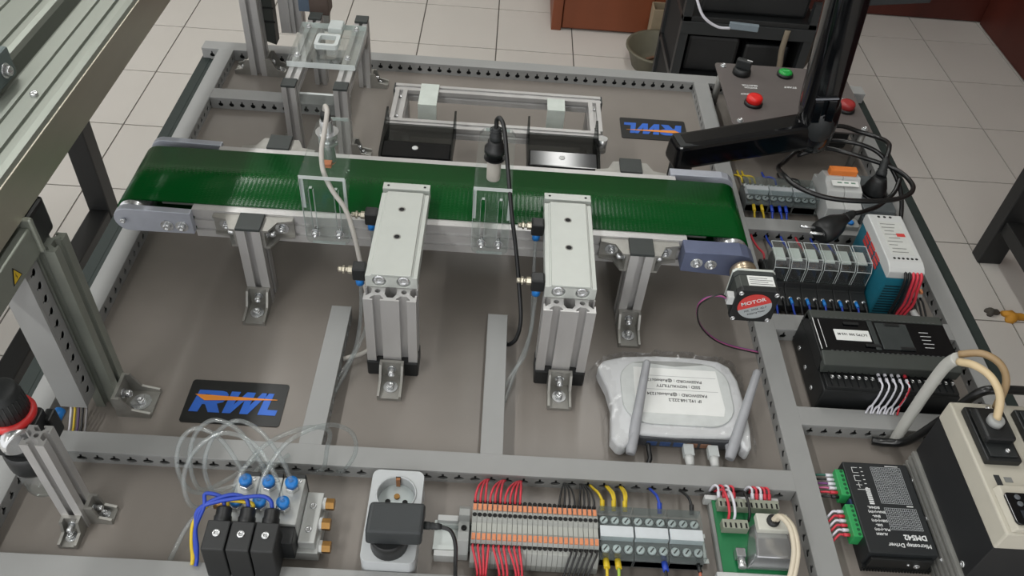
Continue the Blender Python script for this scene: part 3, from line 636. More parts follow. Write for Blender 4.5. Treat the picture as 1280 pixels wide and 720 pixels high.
def chute(x0, x1, label):
    c = thing('reject_chute', label, 'chute', ((x0+x1)/2, 1.06, .05), 'smoked acrylic chutes')
    B().hexa([(x0,1.000,.096),(x1,1.000,.096),(x1,1.034,.100),(x0,1.034,.100)], [(x0,1.000,.1165),(x1,1.000,.1165),(x1,1.034,.1195),(x0,1.034,.1195)]).part('entry_lip', gloss_b, c, .002)  # opaque black stands in for the shade under the smoked near end
    B().prism([(1.034,.1165),(1.034,.1195),(1.101,.1045),(1.101,.1015)], x0, x1, 'x').part('slide', smoke, c)
    for x in (x0-.003, x1):
        B().prism([(1.000,.094),(1.034,.098),(1.096,.085),(1.1022,.088),(1.1022,.133),(1.095,.133),(1.060,.126),(1.010,.1215),(1.000,.1190)], x, x+.003, 'x').part('side_plate', smoke, c)
    B().lathe([(.0046,0),(.0046,.0006),(.0032,.0012),(.001,.0012)], ((x0+x1)/2-.002, 1.020, .1180), (0,-.08,1), 16).part('screw', white_p, c)
chute(-.165, -.064, 'smoked black chute nearer the camera stand behind the belt')
chute(.052, .154, 'glossy smoked chute nearer the reversed logo plate behind the belt')
B().cyl((.168,1.098,.080),(.168,1.098,.104),.008).solo('chute_stop', steel, 'short steel pin at the corner of the chute frame', 'pin')
# ------------------------------------------------------------------ logo plates
def poly(parent, pts, z0, z1, m, name, org, sgn):
    B().prism([(org[0]+sgn*x, org[1]+sgn*y) for x, y in pts], z0, z1, 'z').part(name, m, parent)
def logo(cx, cy, sgn, label):
    t = thing('logo_plate', label, 'sign', (cx, cy, .0002), 'logo plates on the board')
    o = (cx, cy)
    B().prism(rrect(cx-.0600, cx+.0600, cy-.0325, cy+.0325, .004), .0002, .0012, 'z').part('plate', mat('logo_black', (20, 22, 22), .4), t)
    z0, z1 = .0012, .0016; sl = .14
    def sh(p): return [(x+y*sl, y) for x, y in p]
    H = .0165
    R = [(-.0505,-H),(-.0395,-H),(-.0385,-.0050),(-.0350,-.0050),(-.0270,-H),(-.0130,-H),(-.0215,-.0030),(-.0150,-.0005),(-.0125,.0040),(-.0125,.0110),(-.0160,.0150),(-.0215,H),(-.0500,H)]
    Wp = [(-.0105,H),(.0005,H),(-.0010,-.004),(.0085,H),(.0190,H),(.0185,-.004),(.0270,H),(.0355,H),(.0210,-H),(.0110,-H),(.0100,.004),(.0000,-H),(-.0100,-H)]
    Lp = [(.0330,-H),(.0545,-H),(.0545,-.0085),(.0420,-.0085),(.0420,H),(.0330,H)]
    for p, nm in ((R, 'letter_r'), (Wp, 'letter_w'), (Lp, 'letter_l')): poly(t, sh(p), z0, z1, print_b, nm, o, sgn)
    poly(t, sh([(-.040,.0085),(-.033,.0085),(-.033,.0095),(-.040,.0105)]), z1, z1+.0002, mat('logo_black', (20,22,22), .4), 'letter_gap', o, sgn)
    poly(t, [(-.0515,.0095),(-.0380,.0005),(.050,.0065),(.0500,.0072)], z1+.0002, z1+.0005, print_o, 'orange_dart', o, sgn)
logo(-.2990, .6275, 1, 'black RWL logo plate reading upright in front of the conveyor')
logo(.2860, 1.2890, -1, 'black RWL logo plate turned upside down behind the conveyor')
# ------------------------------------------------------------------ operator panel
op = thing('operator_panel', 'grey-brown push-button panel with corner screws at the back of the board', 'control panel', (.517, 1.302, 0))
pm = mat('panel_brown', (92, 86, 84), .5, 0, .04, 40)
B().prism(rrect(.397, .637, 1.200, 1.404, .006), .0765, .0800, 'z').part('face_plate', pm, op, .0008)
for x in (.411, .624):
    for y in (1.212, 1.392):
        B().cyl((x,y,0),(x,y,.0765), .006, n=14).part('standoff', alu_d, op)
        bolt(B(), (x,y,.0800), (0,0,1), .0042, .0035, .006).part('screw', steel, op)
B().box(.430, .610, 1.225, 1.385, .030, .0760).part('wiring_box', blackp, op, .003)
def button(x, y, r, m, nm, h=.012):
    k = B().lathe([(r+.0022,0),(r+.0022,.004),(r+.0008,.006)], (x,y,.0800), n=24).part(nm+'_bezel', blackp, op)
    B().lathe([(r,.004),(r,h*.82),(r*.86,h),(r*.5,h+.0006)], (x,y,.0800), n=24).part(nm, m, k)
button(.5215, 1.3740, .0125, mat('green_button', (24, 150, 62), .35), 'green_push_button', .009)
button(.4435, 1.2680, .0138, mat('red_button', (214, 34, 30), .35), 'red_push_button', .016)
button(.6065, 1.2700, .0135, mat('dark_red_button', (150, 44, 44), .35), 'dark_red_push_button', .016)
B().box(.5150, .5280, 1.3733, 1.3750, .0894, .0898).part('button_mark', mat('pale_green', (96, 200, 120), .5), op)
sw = B().lathe([(.0165,0),(.0165,.006),(.0150,.010),(.0135,.012)], (.4405,1.3700,.0800), n=26).part('selector_base', blackp, op)
B().obox((.4405,1.3700,.0995), (.0135,.0055,.0085), rz=-.45).part('selector_handle', black_s, sw, .002)
B().obox(V(.4405,1.3700,.1083)+V(math.cos(-.45),math.sin(-.45),0)*.009, (.005,.0011,.0003), rz=-.45).part('selector_mark', print_w, sw)
for s_, x, y, z in (('SELECTOR', .4490, 1.3300, .0060), ('SWITCH', .4495, 1.3225, .0060), ('EMERGENCY', .4450, 1.3000, .0062), ('STOP', .4460, 1.2930, .0060), ('START', .5230, 1.3330, .0078), ('STOP', .6090, 1.3060, .0070), ('RESET', .6070, 1.2900, .0050)):
    text(s_, z, (x, y, .0802), print_w, op, rz=PI, bold=.0002)
# ------------------------------------------------------------------ black articulated arm
ar = thing('articulated_arm', 'glossy black articulated arm reaching over the operator panel', 'arm', (.29, 1.075, 0))
A = V(.293, 1.075, .105); J = V(.500, 1.130, .125)
d = (J-A); d.z = 0; d.normalize(); n_ = V(-d.y, d.x, 0); u_ = (J-A).normalized(); w_ = n_; v_ = u_.cross(w_)*-1; v_ = w_.cross(u_)*-1
v_ = V(0,0,1)
def armseg(P0, P1, half_w, z_lo, z_hi, name, m, bev):
    b = B(); q = []
    for P, hw in ((P0, half_w[0]), (P1, half_w[1])):
        q.append([P-n_*hw+V(0,0,z_lo), P+n_*hw+V(0,0,z_lo), P+n_*hw*.82+V(0,0,z_hi), P-n_*hw*.82+V(0,0,z_hi)])
    b.hexa(q[0], q[1]); return b.part(name, m, ar, bev, 3)
armseg(A-d*.022, J+d*.005, (.024, .026), -.020, .024, 'lower_arm', gloss_b, .008)
armseg(A-d*.018, A+d*.022, (.0185, .0185), .0238, .0252, 'arm_cover', black_s, .0006)
B().cyl(A+V(0,0,-.105), A+V(0,0,-.018), .018, n=24).part('base_column', blackp, ar)
B().lathe([(.045,0),(.045,.006),(.040,.010)], A+V(0,0,-.105), n=28).part('base_plate', blackp, ar)
jt = B().lathe([(.020,-.030),(.028,-.025),(.0315,-.010),(.0315,.028),(.0300,.044),(.026,.054)], J+V(.002,.000,.0), n=30).part('elbow', gloss_b, ar)
T = V(.462, 1.112, .470); up = (T-J).normalized(); ax1 = up.cross(V(0,1,0)).normalized(); ax2 = up.cross(ax1)
b = B(); K = 20; vs = []; fs = []; L = (T-J).length
for i, (s_, rx_, ry_) in enumerate(((.020,.024,.024),(.035,.027,.026),(.060,.0285,.027),(L*.6,.029,.028),(L,.029,.028))):
    for k in range(K):
        t = 2*PI*k/K; vs.append(J+up*s_+ax1*(rx_*math.copysign(abs(math.cos(t))**.7, math.cos(t)))+ax2*(ry_*math.copysign(abs(math.sin(t))**.7, math.sin(t))))
for i in range(4):
    for k in range(K): fs.append((i*K+k, i*K+(k+1)%K, (i+1)*K+(k+1)%K, (i+1)*K+k))
b.add(vs, fs, True); b.add([vs[k] for k in range(K)], [list(range(K))]); b.add(vs[-K:], [list(range(K))]); b.part('upper_arm', gloss_b, ar)
fr = -ax2 if ax2.y > 0 else ax2
for s_ in (-1, 1): B().obox(J+up*.055+fr*.0275+ax1*.010*s_, (.0065,.002,.020), (ax1, fr, up)).part('latch_tab', gloss_b, ar, .001)
B().obox(J+up*.078+fr*.0285, (.017,.0012,.0010), (ax1, fr, up)).part('latch_edge', mat('grey_line', (120,122,128), .4), ar)
b = B(); vs = []; fs = []; NU, NV = 16, 8; ec = J+V(.002,-.020,.018)
for i in range(NV+1):
    for k in range(NU):
        r_ = math.sin(PI*i/NV); t = 2*PI*k/NU; vs.append(ec+V(.0215*r_*math.cos(t), -.0145*math.cos(PI*i/NV), .0330*r_*math.sin(t)))
for i in range(NV):
    for k in range(NU): fs.append((i*NU+k, i*NU+(k+1)%NU, (i+1)*NU+(k+1)%NU, (i+1)*NU+k))
b.add(vs, fs, True).part('elbow_shield', black_s, ar)
b = B(); e0 = J+up*.232
b.hexa([e0+V(.02,-.02,-.008), e0+V(.02,.02,-.008), e0+V(.02,.02,.008), e0+V(.02,-.02,.008)], [e0+V(.115,-.004,-.004), e0+V(.115,.004,-.004), e0+V(.115,.004,.002), e0+V(.115,-.004,.002)]); b.part('release_lever', black_s, ar, .002)

tg = thing('sensor_plug', 'small black plug with yellow dot behind the conveyor beside the arm', 'plug', (.273, 1.032, 0))
B().prism([(.250,1.040),(.262,1.046),(.292,1.046),(.292,1.022),(.276,1.020)], .070, .082, 'z').part('plug_shell', blackp, tg, .001)
B().cyl((.276,1.034,0),(.276,1.034,.070), .006, n=12).part('stem', blackp, tg)
B().lathe([(.0042,0),(.0042,.001),(.003,.0016)], (.283,1.033,.082), n=14).part('yellow_dot', mat('warning_yellow', (210, 178, 40), .5), tg)
# ------------------------------------------------------------------ wires
def wire(pts, r, m, name, label, group, n=6, k=5, cat='wire'): return B().tube(pts, r, n, k).solo(name, m, label, cat, group)
def rail(x0, x1, yc, z, label):
    t = thing('din_rail', label, 'mounting rail', ((x0+x1)/2, yc, 0), 'mounting rails')
    B().prism([(yc-.0175,z+.0065),(yc-.0135,z+.0065),(yc-.0125,z),(yc+.0125,z),(yc+.0135,z+.0065),(yc+.0175,z+.0065),(yc+.0175,z+.0078),(yc+.0125,z+.0078),(yc+.0115,z+.0012),(yc-.0115,z+.0012),(yc-.0125,z+.0078),(yc-.0175,z+.0078)], x0, x1, 'x').part('channel', mat('pale_rail', (186, 192, 190), .4, .5), t)
    return t
# ------------------------------------------------------------------ screw terminal block rows with clear lids
def clear_block(x, y0, y1, n, p, h, label, group):
    w = n*p; t = thing('screw_terminal', label, 'terminal block', (x+w/2, (y0+y1)/2, .009), group)
    yc = (y0+y1)/2; d = (y1-y0)/2
    b = B(); b.prism([(y0,.009),(y1,.009),(y1,h*.62),(yc+d*.45,h*.78),(yc-d*.45,h*.78),(y0,h*.62)], x+.0003, x+w-.0003, 'x'); b.part('body', mat('pale_terminal', (96, 100, 100), .5), t)
    B().box(x+.0006, x+w-.0006, yc-d*.30, yc+d*.22, h*.70, h).part('marker_strip', mat('marker_white', (196, 202, 206), .5), t, .0006)
    for i in range(n):
        cx = x+p*(i+.5)
        for yy in (yc+d*.62, yc-d*.66):
            sc = B().lathe([(p*.40,0),(p*.40,.0022),(p*.32,.0030)], (cx, yy, h*.74), n=14).part('screw', mat('bright_screw', (200, 204, 204), .35, .4), t)
            B().obox((cx, yy, h*.74+.0031), (p*.26, p*.06, .0002), rz=.9).part('screw_slot', black_h, sc)
            B().lathe([(p*.46,0),(p*.46,.0005),(p*.40,.0005)], (cx, yy, h*.74), n=14, caps=False).part('screw_ring', black_h, t)
    for s in (y0, y1-.0012): B().box(x+.001, x+w-.001, s, s+.0012, .010, h*.55).part('front_strip', blackp, t)
    lid = B(); lid.box(x+.0004, x+w-.0004, y0-.002, yc-d*.32, h+.0005, h+.0016); lid.box(x+.0004, x+w-.0004, yc+d*.24, y1+.002, h+.0005, h+.0016)
    lid.box(x+.0004, x+w-.0004, y0-.002, y0-.0008, h*.66, h+.0005); lid.box(x+.0004, x+w-.0004, y1+.0008, y1+.002, h*.66, h+.0005); lid.part('clear_lid', pc_m, t)
    return t
rail(.404, .650, 1.0840, 0, 'pale metal rail under the circuit breaker')
for k in range(3):
    clear_block(.4085+.0385*k, 1.0605, 1.1085, 3, .0126, .040, '%s clear-lidded screw terminal from the conveyor end, beside the breaker' % ORD[k], 'clear-lidded terminals beside the breaker')
for k, (x, m, nm) in enumerate(((.4200, yellow_w, 'yellow'), (.4330, yellow_w, 'yellow'), (.4490, blue_w, 'blue'), (.4620, blue_w, 'blue'), (.4720, blue_w, 'blue'))):
    f = thing('ferrule_wire', '%s lead from breaker-side terminals forward, %s from the conveyor' % (nm, ORD[k]), 'wire', (x, 1.045, .004), 'leads in front of breaker-side terminals')
    B().cyl((x, 1.0575, .025), (x+.0005, 1.046, .022), .0028, n=8).part('ferrule', m, f)
    B().tube([(x+.0005,1.046,.022),(x+.001+.002*(k%2),1.040,.016),(x+.0015,1.0315,.011)], .0018, 6).part('conductor', m, f)
for k, (x, m, nm) in enumerate(((.4120, yellow_w, 'yellow'), (.4250, yellow_w, 'yellow'), (.4330, yellow_w, 'yellow'), (.4680, blue_w, 'blue'), (.4950, black_w, 'black'), (.5080, black_w, 'black'))):
    wire([(x,1.112,.026),(x-.002,1.122,.030),(x-.005,1.138,.022),(x-.006,1.156,.008),(x-.006,1.175,.004)], .0017, m, 'rear_wire', '%s lead leaving the back of the breaker-side terminals, %s from the conveyor' % (nm, ORD[k]), 'leads behind breaker-side terminals')
# ------------------------------------------------------------------ circuit breaker
cb = thing('circuit_breaker', 'white two-pole circuit breaker with orange lever', 'circuit breaker', (.555, 1.080, .008))
sec = [(1.035,.010),(1.126,.010),(1.126,.045),(1.112,.048),(1.110,.058),(1.104,.068),(1.082,.073),(1.078,.066),(1.058,.062),(1.050,.048),(1.035,.045)]
for k, x in enumerate((.5285, .5570)):
    B().prism(sec, x, x+.0280, 'x').part('pole', white_p, cb, .0012)
    B().cyl((x+.014,1.0415,.0445),(x+.014,1.0415,.0455), .0035, n=14).part('screw_well', black_h, cb)
B().box(.535, .579, 1.086, 1.099, .070, .082).part('lever', mat('orange_lever', (226, 128, 56), .45), cb, .0015, label='orange rocker lever')
B().obox((.557,1.0695,.0696), (.021,.0058,.0004), (V(1,0,0), V(0,.96,.2), V(0,-.2,.96))).part('front_label', paper, cb)
for k in range(3): B().obox((.548+.011*k,1.0705,.0701), (.0035,.0013,.0003), (V(1,0,0), V(0,.96,.2), V(0,-.2,.96))).part('label_mark', mat('green_mark', (96, 132, 112), .5), cb)
B().prism(rrect(.534,.580,1.012,1.0335,.004), .006, .030, 'z').part('lower_block', grey_p, cb, .002)
B().lathe([(.0052,0),(.0052,.003),(.003,.004)], (.566,1.020,.030), n=12).part('blue_cap', blue_p, cb)
# ------------------------------------------------------------------ rail socket, plug and coiled cord
ds = thing('rail_socket', 'dark grey rail socket beside the circuit breaker', 'socket', (.612, 1.08, .008))
gs = mat('slate_grey_plastic', (92, 98, 100), .45)
B().prism(rrect(.587,.640,1.036,1.128,.004), .008, .046, 'z').part('body', gs, ds, .002)
B().lathe([(.0215,0),(.0215,.003),(.0190,.003),(.0185,.0008)], (.6135,1.0800,.046), n=28).part('socket_rim', blackp, ds)
B().box(.588,.639,1.014,1.035,.008,.034).part('terminal_step', gs, ds, .001)
pg = thing('inserted_plug', 'black plug standing in the dark grey rail socket', 'plug', (.6135, 1.08, .0495))
B().lathe([(.0175,.0495),(.0180,.052),(.0165,.062),(.0120,.074),(.0095,.080)], (.6135,1.0800,0), n=22).part('plug_body', blackp, pg)
b = B(); P0 = V(.6145,1.083,.078); dd = V(.20,.55,.55).normalized()
b.lathe([(.0085,0),(.0085,.008),(.0068,.009),(.0080,.011),(.0062,.014),(.0075,.016),(.0055,.020),(.0062,.023),(.0045,.030)], P0, dd, 14); b.part('strain_relief', black_s, pg)
CB = mat('black_cable', (20, 21, 22), .28, 0, .05, 60, spec=.55)
wire([(.620,1.098,.094),(.628,1.118,.106),(.634,1.140,.104),(.628,1.166,.096),(.600,1.182,.095),(.565,1.180,.104),(.530,1.172,.098),(.500,1.152,.074),(.470,1.120,.066),(.452,1.090,.076),(.448,1.050,.092),(.462,1.020,.094),(.500,.998,.094),(.550,.992,.096),(.600,1.000,.096),(.632,1.018,.094),(.650,1.045,.090),(.648,1.075,.088),(.632,1.096,.088),(.600,1.110,.090),(.570,1.120,.092),(.536,1.142,.084),(.500,1.148,.062)], .0038, CB, 'coiled_cable', 'thick black power cord coiled over the circuit breaker', None, 8, 6, 'cable')
wire([(.500,1.158,.062),(.538,1.156,.088),(.575,1.137,.102),(.610,1.125,.098),(.632,1.105,.086),(.645,1.075,.070),(.648,1.045,.050),(.640,1.015,.030),(.615,1.003,.030),(.575,.995,.034)], .0034, CB, 'inner_cord', 'second black cord loop lying inside the coil beside the rail socket', None, 8, 6, 'cable')
pl = thing('loose_plug', 'loose black mains plug with two steel pins lying in front of the breaker', 'plug', (.503, .955, .060))
e = V(-.93, .02, -.05).normalized(); dirp = V(.78, .62, .04).normalized(); side = V(-.62,.78,0).normalized(); zz = V(0,0,1)
c0 = V(.500,.950,.075)
b = B(); K = 18; prof = [(-.024,.013,.012),(-.020,.0185,.016),(-.004,.0195,.018),(.012,.0170,.016),(.026,.0110,.011),(.034,.0085,.0085)]; vs = []; fs = []
for (s_, rw, rh) in prof:
    for k in range(K): t = 2*PI*k/K; vs.append(c0+dirp*s_+side*rw*math.cos(t)+zz*rh*math.sin(t))
for i in range(len(prof)-1):
    for k in range(K): fs.append((i*K+k, i*K+(k+1)%K, (i+1)*K+(k+1)%K, (i+1)*K+k))
b.add(vs, fs, True).add(vs[:K], [list(range(K))]).add(vs[-K:], [list(range(K))]); b.part('plug_body', blackp, pl)
b = B(); b.lathe([(.0080,0),(.0080,.006),(.0062,.007),(.0074,.011),(.0056,.013),(.0066,.017),(.0045,.024)], c0+dirp*.034, dirp, 12); b.part('strain_relief', black_s, pl)
for s_ in (-.0095, .0095):
    q = c0+side*s_*.9-dirp*.020+zz*.004; ddp = (side*.0-dirp*.75+V(-.35,.42,.10)).normalized()
    B().cyl(q, q+ddp*.026, .0023, n=10).part('pin', steel, pl)
wire([c0+dirp*.056, (.556,.988,.078), (.580,1.004,.074), (.600,1.024,.066), (.628,1.050,.072), (.640,1.072,.085)], .0036, CB, 'trailing_cable', 'black cord running from the loose mains plug toward the coil', None, 8, 6, 'cable')
# ------------------------------------------------------------------ relays
rail(.404, .540, .8700, 0, 'pale metal rail under the row of clear relays')
relay_in = mat('relay_inside', (34, 32, 31), .5); 
def relay(x, k):
    t = thing('relay', '%s clear-topped relay from the stepper motor end, on black socket' % ORD[k], 'relay', (x+.0115, .88, .008), 'clear relays on black sockets')
    B().prism([(.838,.008),(.932,.008),(.932,.022),(.920,.026),(.918,.034),(.872,.034),(.868,.026),(.838,.020)], x, x+.0232, 'x').part('socket', blackp, t, .0008)
    for s_ in (-1, 1):
        cs_ = B().lathe([(.0030,0),(.0030,.0018),(.002,.0024)], (x+.0116+s_*.006, .8500, .0222), (0,-.2,1), 12).part('terminal_screw', steel, t)
        B().lathe([(.0026,0),(.0026,.0018)], (x+.0116+s_*.006, .9265, .0235), n=10).part('terminal_screw', steel, t)
    B().box(x+.0035, x+.0197, .878, .912, .034, .058).part('contact_block', relay_in, t, .002)
    B().cyl((x+.0116,.885,.040),(x+.0116,.885,.058), .0055, n=14).part('coil', brass, t)
    B().box(x+.0040, x+.0192, .886, .912, .0620, .0640).part('armature', alu_w, t)
    c = B(); x0, x1, y0, y1 = x+.0012, x+.0220, .873, .917
    c.prism([(y0,.0345),(y0,.060),(y0+.008,.0715),(y1,.0715),(y1,.0345)], x0, x1, 'x'); c.part('clear_cover', pc_m, t, .0006)
    e_ = B()
    for xx in (x0, x1-.0006): e_.box(xx, xx+.0006, y0+.008, y1, .0714, .0722)
    for yy in (y0+.0078, y1-.0006): e_.box(x0, x1, yy, yy+.0006, .0714, .0722)
    for xx in (x0-.0003, x1-.0003):
        e_.hexa([(xx,y0-.0003,.035),(xx+.0006,y0-.0003,.035),(xx+.0006,y0+.0003,.035),(xx,y0+.0003,.035)], [(xx,y0-.0003,.060),(xx+.0006,y0-.0003,.060),(xx+.0006,y0+.0003,.060),(xx,y0+.0003,.060)])
        e_.hexa([(xx,y0-.0003,.060),(xx+.0006,y0-.0003,.060),(xx+.0006,y0+.0003,.060),(xx,y0+.0003,.060)], [(xx,y0+.0077,.0716),(xx+.0006,y0+.0077,.0716),(xx+.0006,y0+.0083,.0720),(xx,y0+.0083,.0720)])
    e_.box(x0, x1, y0-.0003, y0+.0003, .0597, .0603)
    e_.part('bright_cover_edge', acry_e, t)  # milky strips paint the bright rim of the clear cover
    return t
for k in range(6): relay(.4060+.0236*k, k)
n = 0
for k in range(6):
    for s_, m, nm in ((-1, blue_w, 'blue'), (1, black_w, 'black')):
        x = .4060+.0236*k+.0116+s_*.006
        f = thing('relay_wire', '%s relay lead, %s of its colour from the stepper motor end' % (nm, ORD[k]), 'wire', (x, .83, .01), 'relay leads')
        if m is blue_w: B().cyl((x,.8485,.0240),(x+.0005,.8375,.0240), .0024, n=8).part('ferrule', blue_p, f)
        B().tube([(x,.8480,.0240),(x+.0005,.8385,.0240),(x+.002,.8300,.019),(x+.003+.002*((k+n)%2),.8215,.0135)], .0016, 6).part('conductor', m, f); n += 1
for k in range(6):
    x = .412+.0236*k
    wire([(x,.9265,.026),(x,.938,.028),(x-.002,.960,.020),(x-.003,.985,.013),(x-.003,.9995,.011)], .0017, blue_w if k % 3 else red_w, 'rear_relay_wire', '%s lead behind the relay sockets, %s from the stepper motor end' % ('blue' if k % 3 else 'red', ORD[k]), 'leads behind the relays')
# ------------------------------------------------------------------ power supply
teal = mat('teal_case', (26, 104, 124), .45, 0, .05, 40)
su = thing('power_supply', 'teal and white power supply beside the relays', 'power supply', (.566, .90, 0))
X0, X1, Y0, Y1 = .5500, .5980, .8420, .9600
B().box(X0, X1, Y0, Y1, .004, .082).part('case', teal, su, .0015)
for k in range(12): B().box(X0+.004, X1-.010, Y0-.0003, Y0+.001, .010+.005*k, .0125+.005*k).part('vent_slot', mat('teal_slot', (12, 52, 62), .6), su)
B().prism([(Y0-.001,.082),(Y1+.001,.082),(Y1+.001,.096),(Y1-.004,.101),(Y0+.014,.101),(Y0+.004,.098),(Y0-.001,.094)], X0-.001, X1+.001, 'x').part('front_cover', white_p, su, .0015)
for k in range(3): B().cyl((X0+.014+.0085*k,Y1-.009,.1005),(X0+.014+.0085*k,Y1-.009,.1013), .0022, n=10).part('terminal_hole', black_h, su)
for k in range(6): B().cyl((X0+.010+.0062*k,Y0+.020,.1005),(X0+.010+.0062*k,Y0+.020,.1013), .0020, n=10).part('terminal_hole', black_h, su)
B().prism(rrect(X0+.009, X1-.006, Y0+.028, Y1-.020, .001), .1010, .1014, 'z').part('rating_label', mat('pale_label', (190, 192, 188), .6), su)
for k, (w_, s_) in enumerate(((.8, 0), (.7, 0), (.5, .1), (.9, 0), (.6, .2), (.8, 0), (.45, 0), (.75, .1), (.85, 0))):
    B().box(X0+.011+s_*.02, X0+.011+s_*.02+.027*w_, Y1-.026-.0075*k, Y1-.0245-.0075*k, .1014, .1015).part('label_line', mat('grey_print', (120, 122, 120), .6), su)
B().box(X1-.020, X1-.008, Y1-.052, Y1-.045, .1014, .1016).part('label_logo', print_r, su)
for k in range(3):
    for j in range(3): B().box(X0-.0013, X0-.0009, .918-.022*j, .936-.022*j, .0805-.007*k, .0850-.007*k).part('side_print', print_r, su)
def _px(k): return X0+.022+.0055*k
for k in range(5):
    m, nm = ((black_w,'black'),(black_w,'black'),(red_w,'red'),(red_w,'red'),(red_w,'red'))[k]
    wire([(_px(k),Y0+.004,.0935),(_px(k),Y0-.006,.090),(_px(k)+.001,Y0-.010,.070),(_px(k)+.001+.001*k,Y0-.011,.045),(_px(k)-.001,Y0-.014,.024),(_px(k)-.001,Y0-.024,.0125)], .0022, m, 'supply_wire', '%s lead hanging down the front of the power supply, %s from relays' % (nm, ORD[k]), 'supply leads')
wire([(X1+.004,Y0-.012,.034),(X1+.008,Y0-.018,.030),(X1+.015,Y0-.026,.026)], .0045, white_p, 'white_sleeve', 'short white cable sleeve below the power supply', None, 8, 4, 'cable sleeve')
for k in range(4):
    t = thing('spring_terminal', '%s small grey terminal from the power supply, at the board edge' % ORD[k], 'terminal block', (.6045+.0062*k+.003, .887, .008), 'small terminals beside the supply')
    x = .6045+.0062*k
    B().prism([(.862,.008),(.912,.008),(.912,.030),(.900,.038),(.874,.038),(.862,.030)], x, x+.0058, 'x').part('body', grey_p, t, .0004)
    B().box(x+.001, x+.0048, .864, .871, .0335, .0375).part('lever', orange_p, t)
    wire([(x+.003,.862,.028),(x+.004,.852,.028),(x+.006,.836,.020),(x+.007,.8200,.0135)], .0015, black_w, 'edge_wire', '%s black lead from the small terminals at the board edge' % ORD[k], 'leads of the small edge terminals')
# ------------------------------------------------------------------ programmable controller
pc = thing('controller_unit', 'large black programmable controller with white name label', 'controller', (.518, .725, 0))
X0, X1 = .4290, .6060
B().box(X0+.001, X1-.001, .664, .7875, .002, .048).part('base', blackp, pc, .002)
B().box(X0, X1, .6960, .7800, .048, .0690).part('housing', blackp, pc, .001)
B().hexa([(X0,.7640,.0690),(X1,.7640,.0690),(X1,.7860,.0480),(X0,.7860,.0480)], [(X0,.7640,.0750),(X1,.7640,.0750),(X1,.7800,.0735),(X0,.7800,.0735)]).part('terminal_cover', charcoal, pc, .0015)
B().hexa([(X0,.6890,.0520),(X1,.6890,.0520),(X1,.7080,.0690),(X0,.7080,.0690)], [(X0,.6870,.0700),(X1,.6870,.0700),(X1,.7080,.0750),(X0,.7080,.0750)]).part('terminal_cover', charcoal, pc, .0015)
B().box(X0+.001, X1-.001, .7085, .7635, .0690, .0748).part('face', gloss_b, pc, .0006)
B().box(X0+.0005, X0+.0015, .7090, .7630, .0750, .0752).part('trim_line', print_w, pc)
B().box(X0+.0075, X0+.0082, .7120, .7610, .0749, .0751).part('trim_line', print_w, pc)
B().box(X0+.024, X0+.070, .7260, .7445, .0748, .0753).part('name_label', paper, pc)
text('LCTP2 300 162-M', .0052, (X0+.047, .7365, .0754), print_k, pc, rz=PI, bold=.0001)
B().box(X0+.082, X0+.124, .7140, .7600, .0748, .0758).part('port_cover', mat('grey_gloss', (58, 62, 62), .15), pc, .0006)
B().box(X0+.072, X0+.079, .7120, .7625, .0748, .0760).part('rib', mat('grey_gloss', (58, 62, 62), .15), pc, .0006)
for x, y in ((X0+.040, .7530), (X0+.094, .7545), (X0+.060, .7160), (X0+.104, .7140)): B().box(x, x+.020, y, y+.0045, .0756, .0770).part('tab', blackp, pc, .0006)
for k in range(5): B().box(X0+.138, X0+.150+.002*(k%2), .7210+.0065*k, .7217+.0065*k, .0748, .0750).part('status_print', print_w, pc)
for k in range(24): B().box(X0+.012+.0065*k, X0+.015+.0065*k, .7645, .7655, .0751, .0755).part('edge_mark', mat('dim_print', (84, 86, 86), .6), pc); B().box(X0+.012+.0065*k, X0+.015+.0065*k, .7068, .7076, .0751, .0755).part('edge_mark', mat('dim_print', (84, 86, 86), .6), pc)
B().box(X0+.004, X1-.004, .6655, .6885, .048, .0530).part('terminal_strip', blackp, pc, .001)
for k in range(19): bolt(B(), (X0+.014+.0086*k, .6820, .0530), (0,0,1), .0030, .0014).part('terminal_screw', steel, pc)
for k in range(19): B().box(X0+.0100+.0086*k, X0+.0106+.0086*k, .6665, .6885, .053, .0565).part('barrier', blackp, pc)
for k in range(3): bolt(B(), (X0+.0005, .690+.034*k, .020), (-1,0,0), .0034, .0016).part('side_screw', steel, pc)
for k in range(10):
    x = X0+.071+.0086*(k//2)+.002; hi = k % 2
    m, nm = (red_w, 'red') if k == 9 else (white_w, 'white')
    f = thing('controller_wire', '%s lead on the front of the black controller, %s from its name-label end' % (nm, ORD[k]), 'wire', (x, .66, .012), 'controller leads')
    B().box(x-.0016, x+.0016, .676+.004*hi, .684+.004*hi, .0555, .0585).part('ferrule', m, f, .0004)
    B().tube([(x,.677+.003*hi,.057),(x+.001,.669,.056),(x-.001,.663,.044),(x-.004,.660,.030),(x-.008+.004*hi,.658,.0262),(x-.014+.006*hi,.650,.0240)], .0013, 6).part('conductor', m, f)
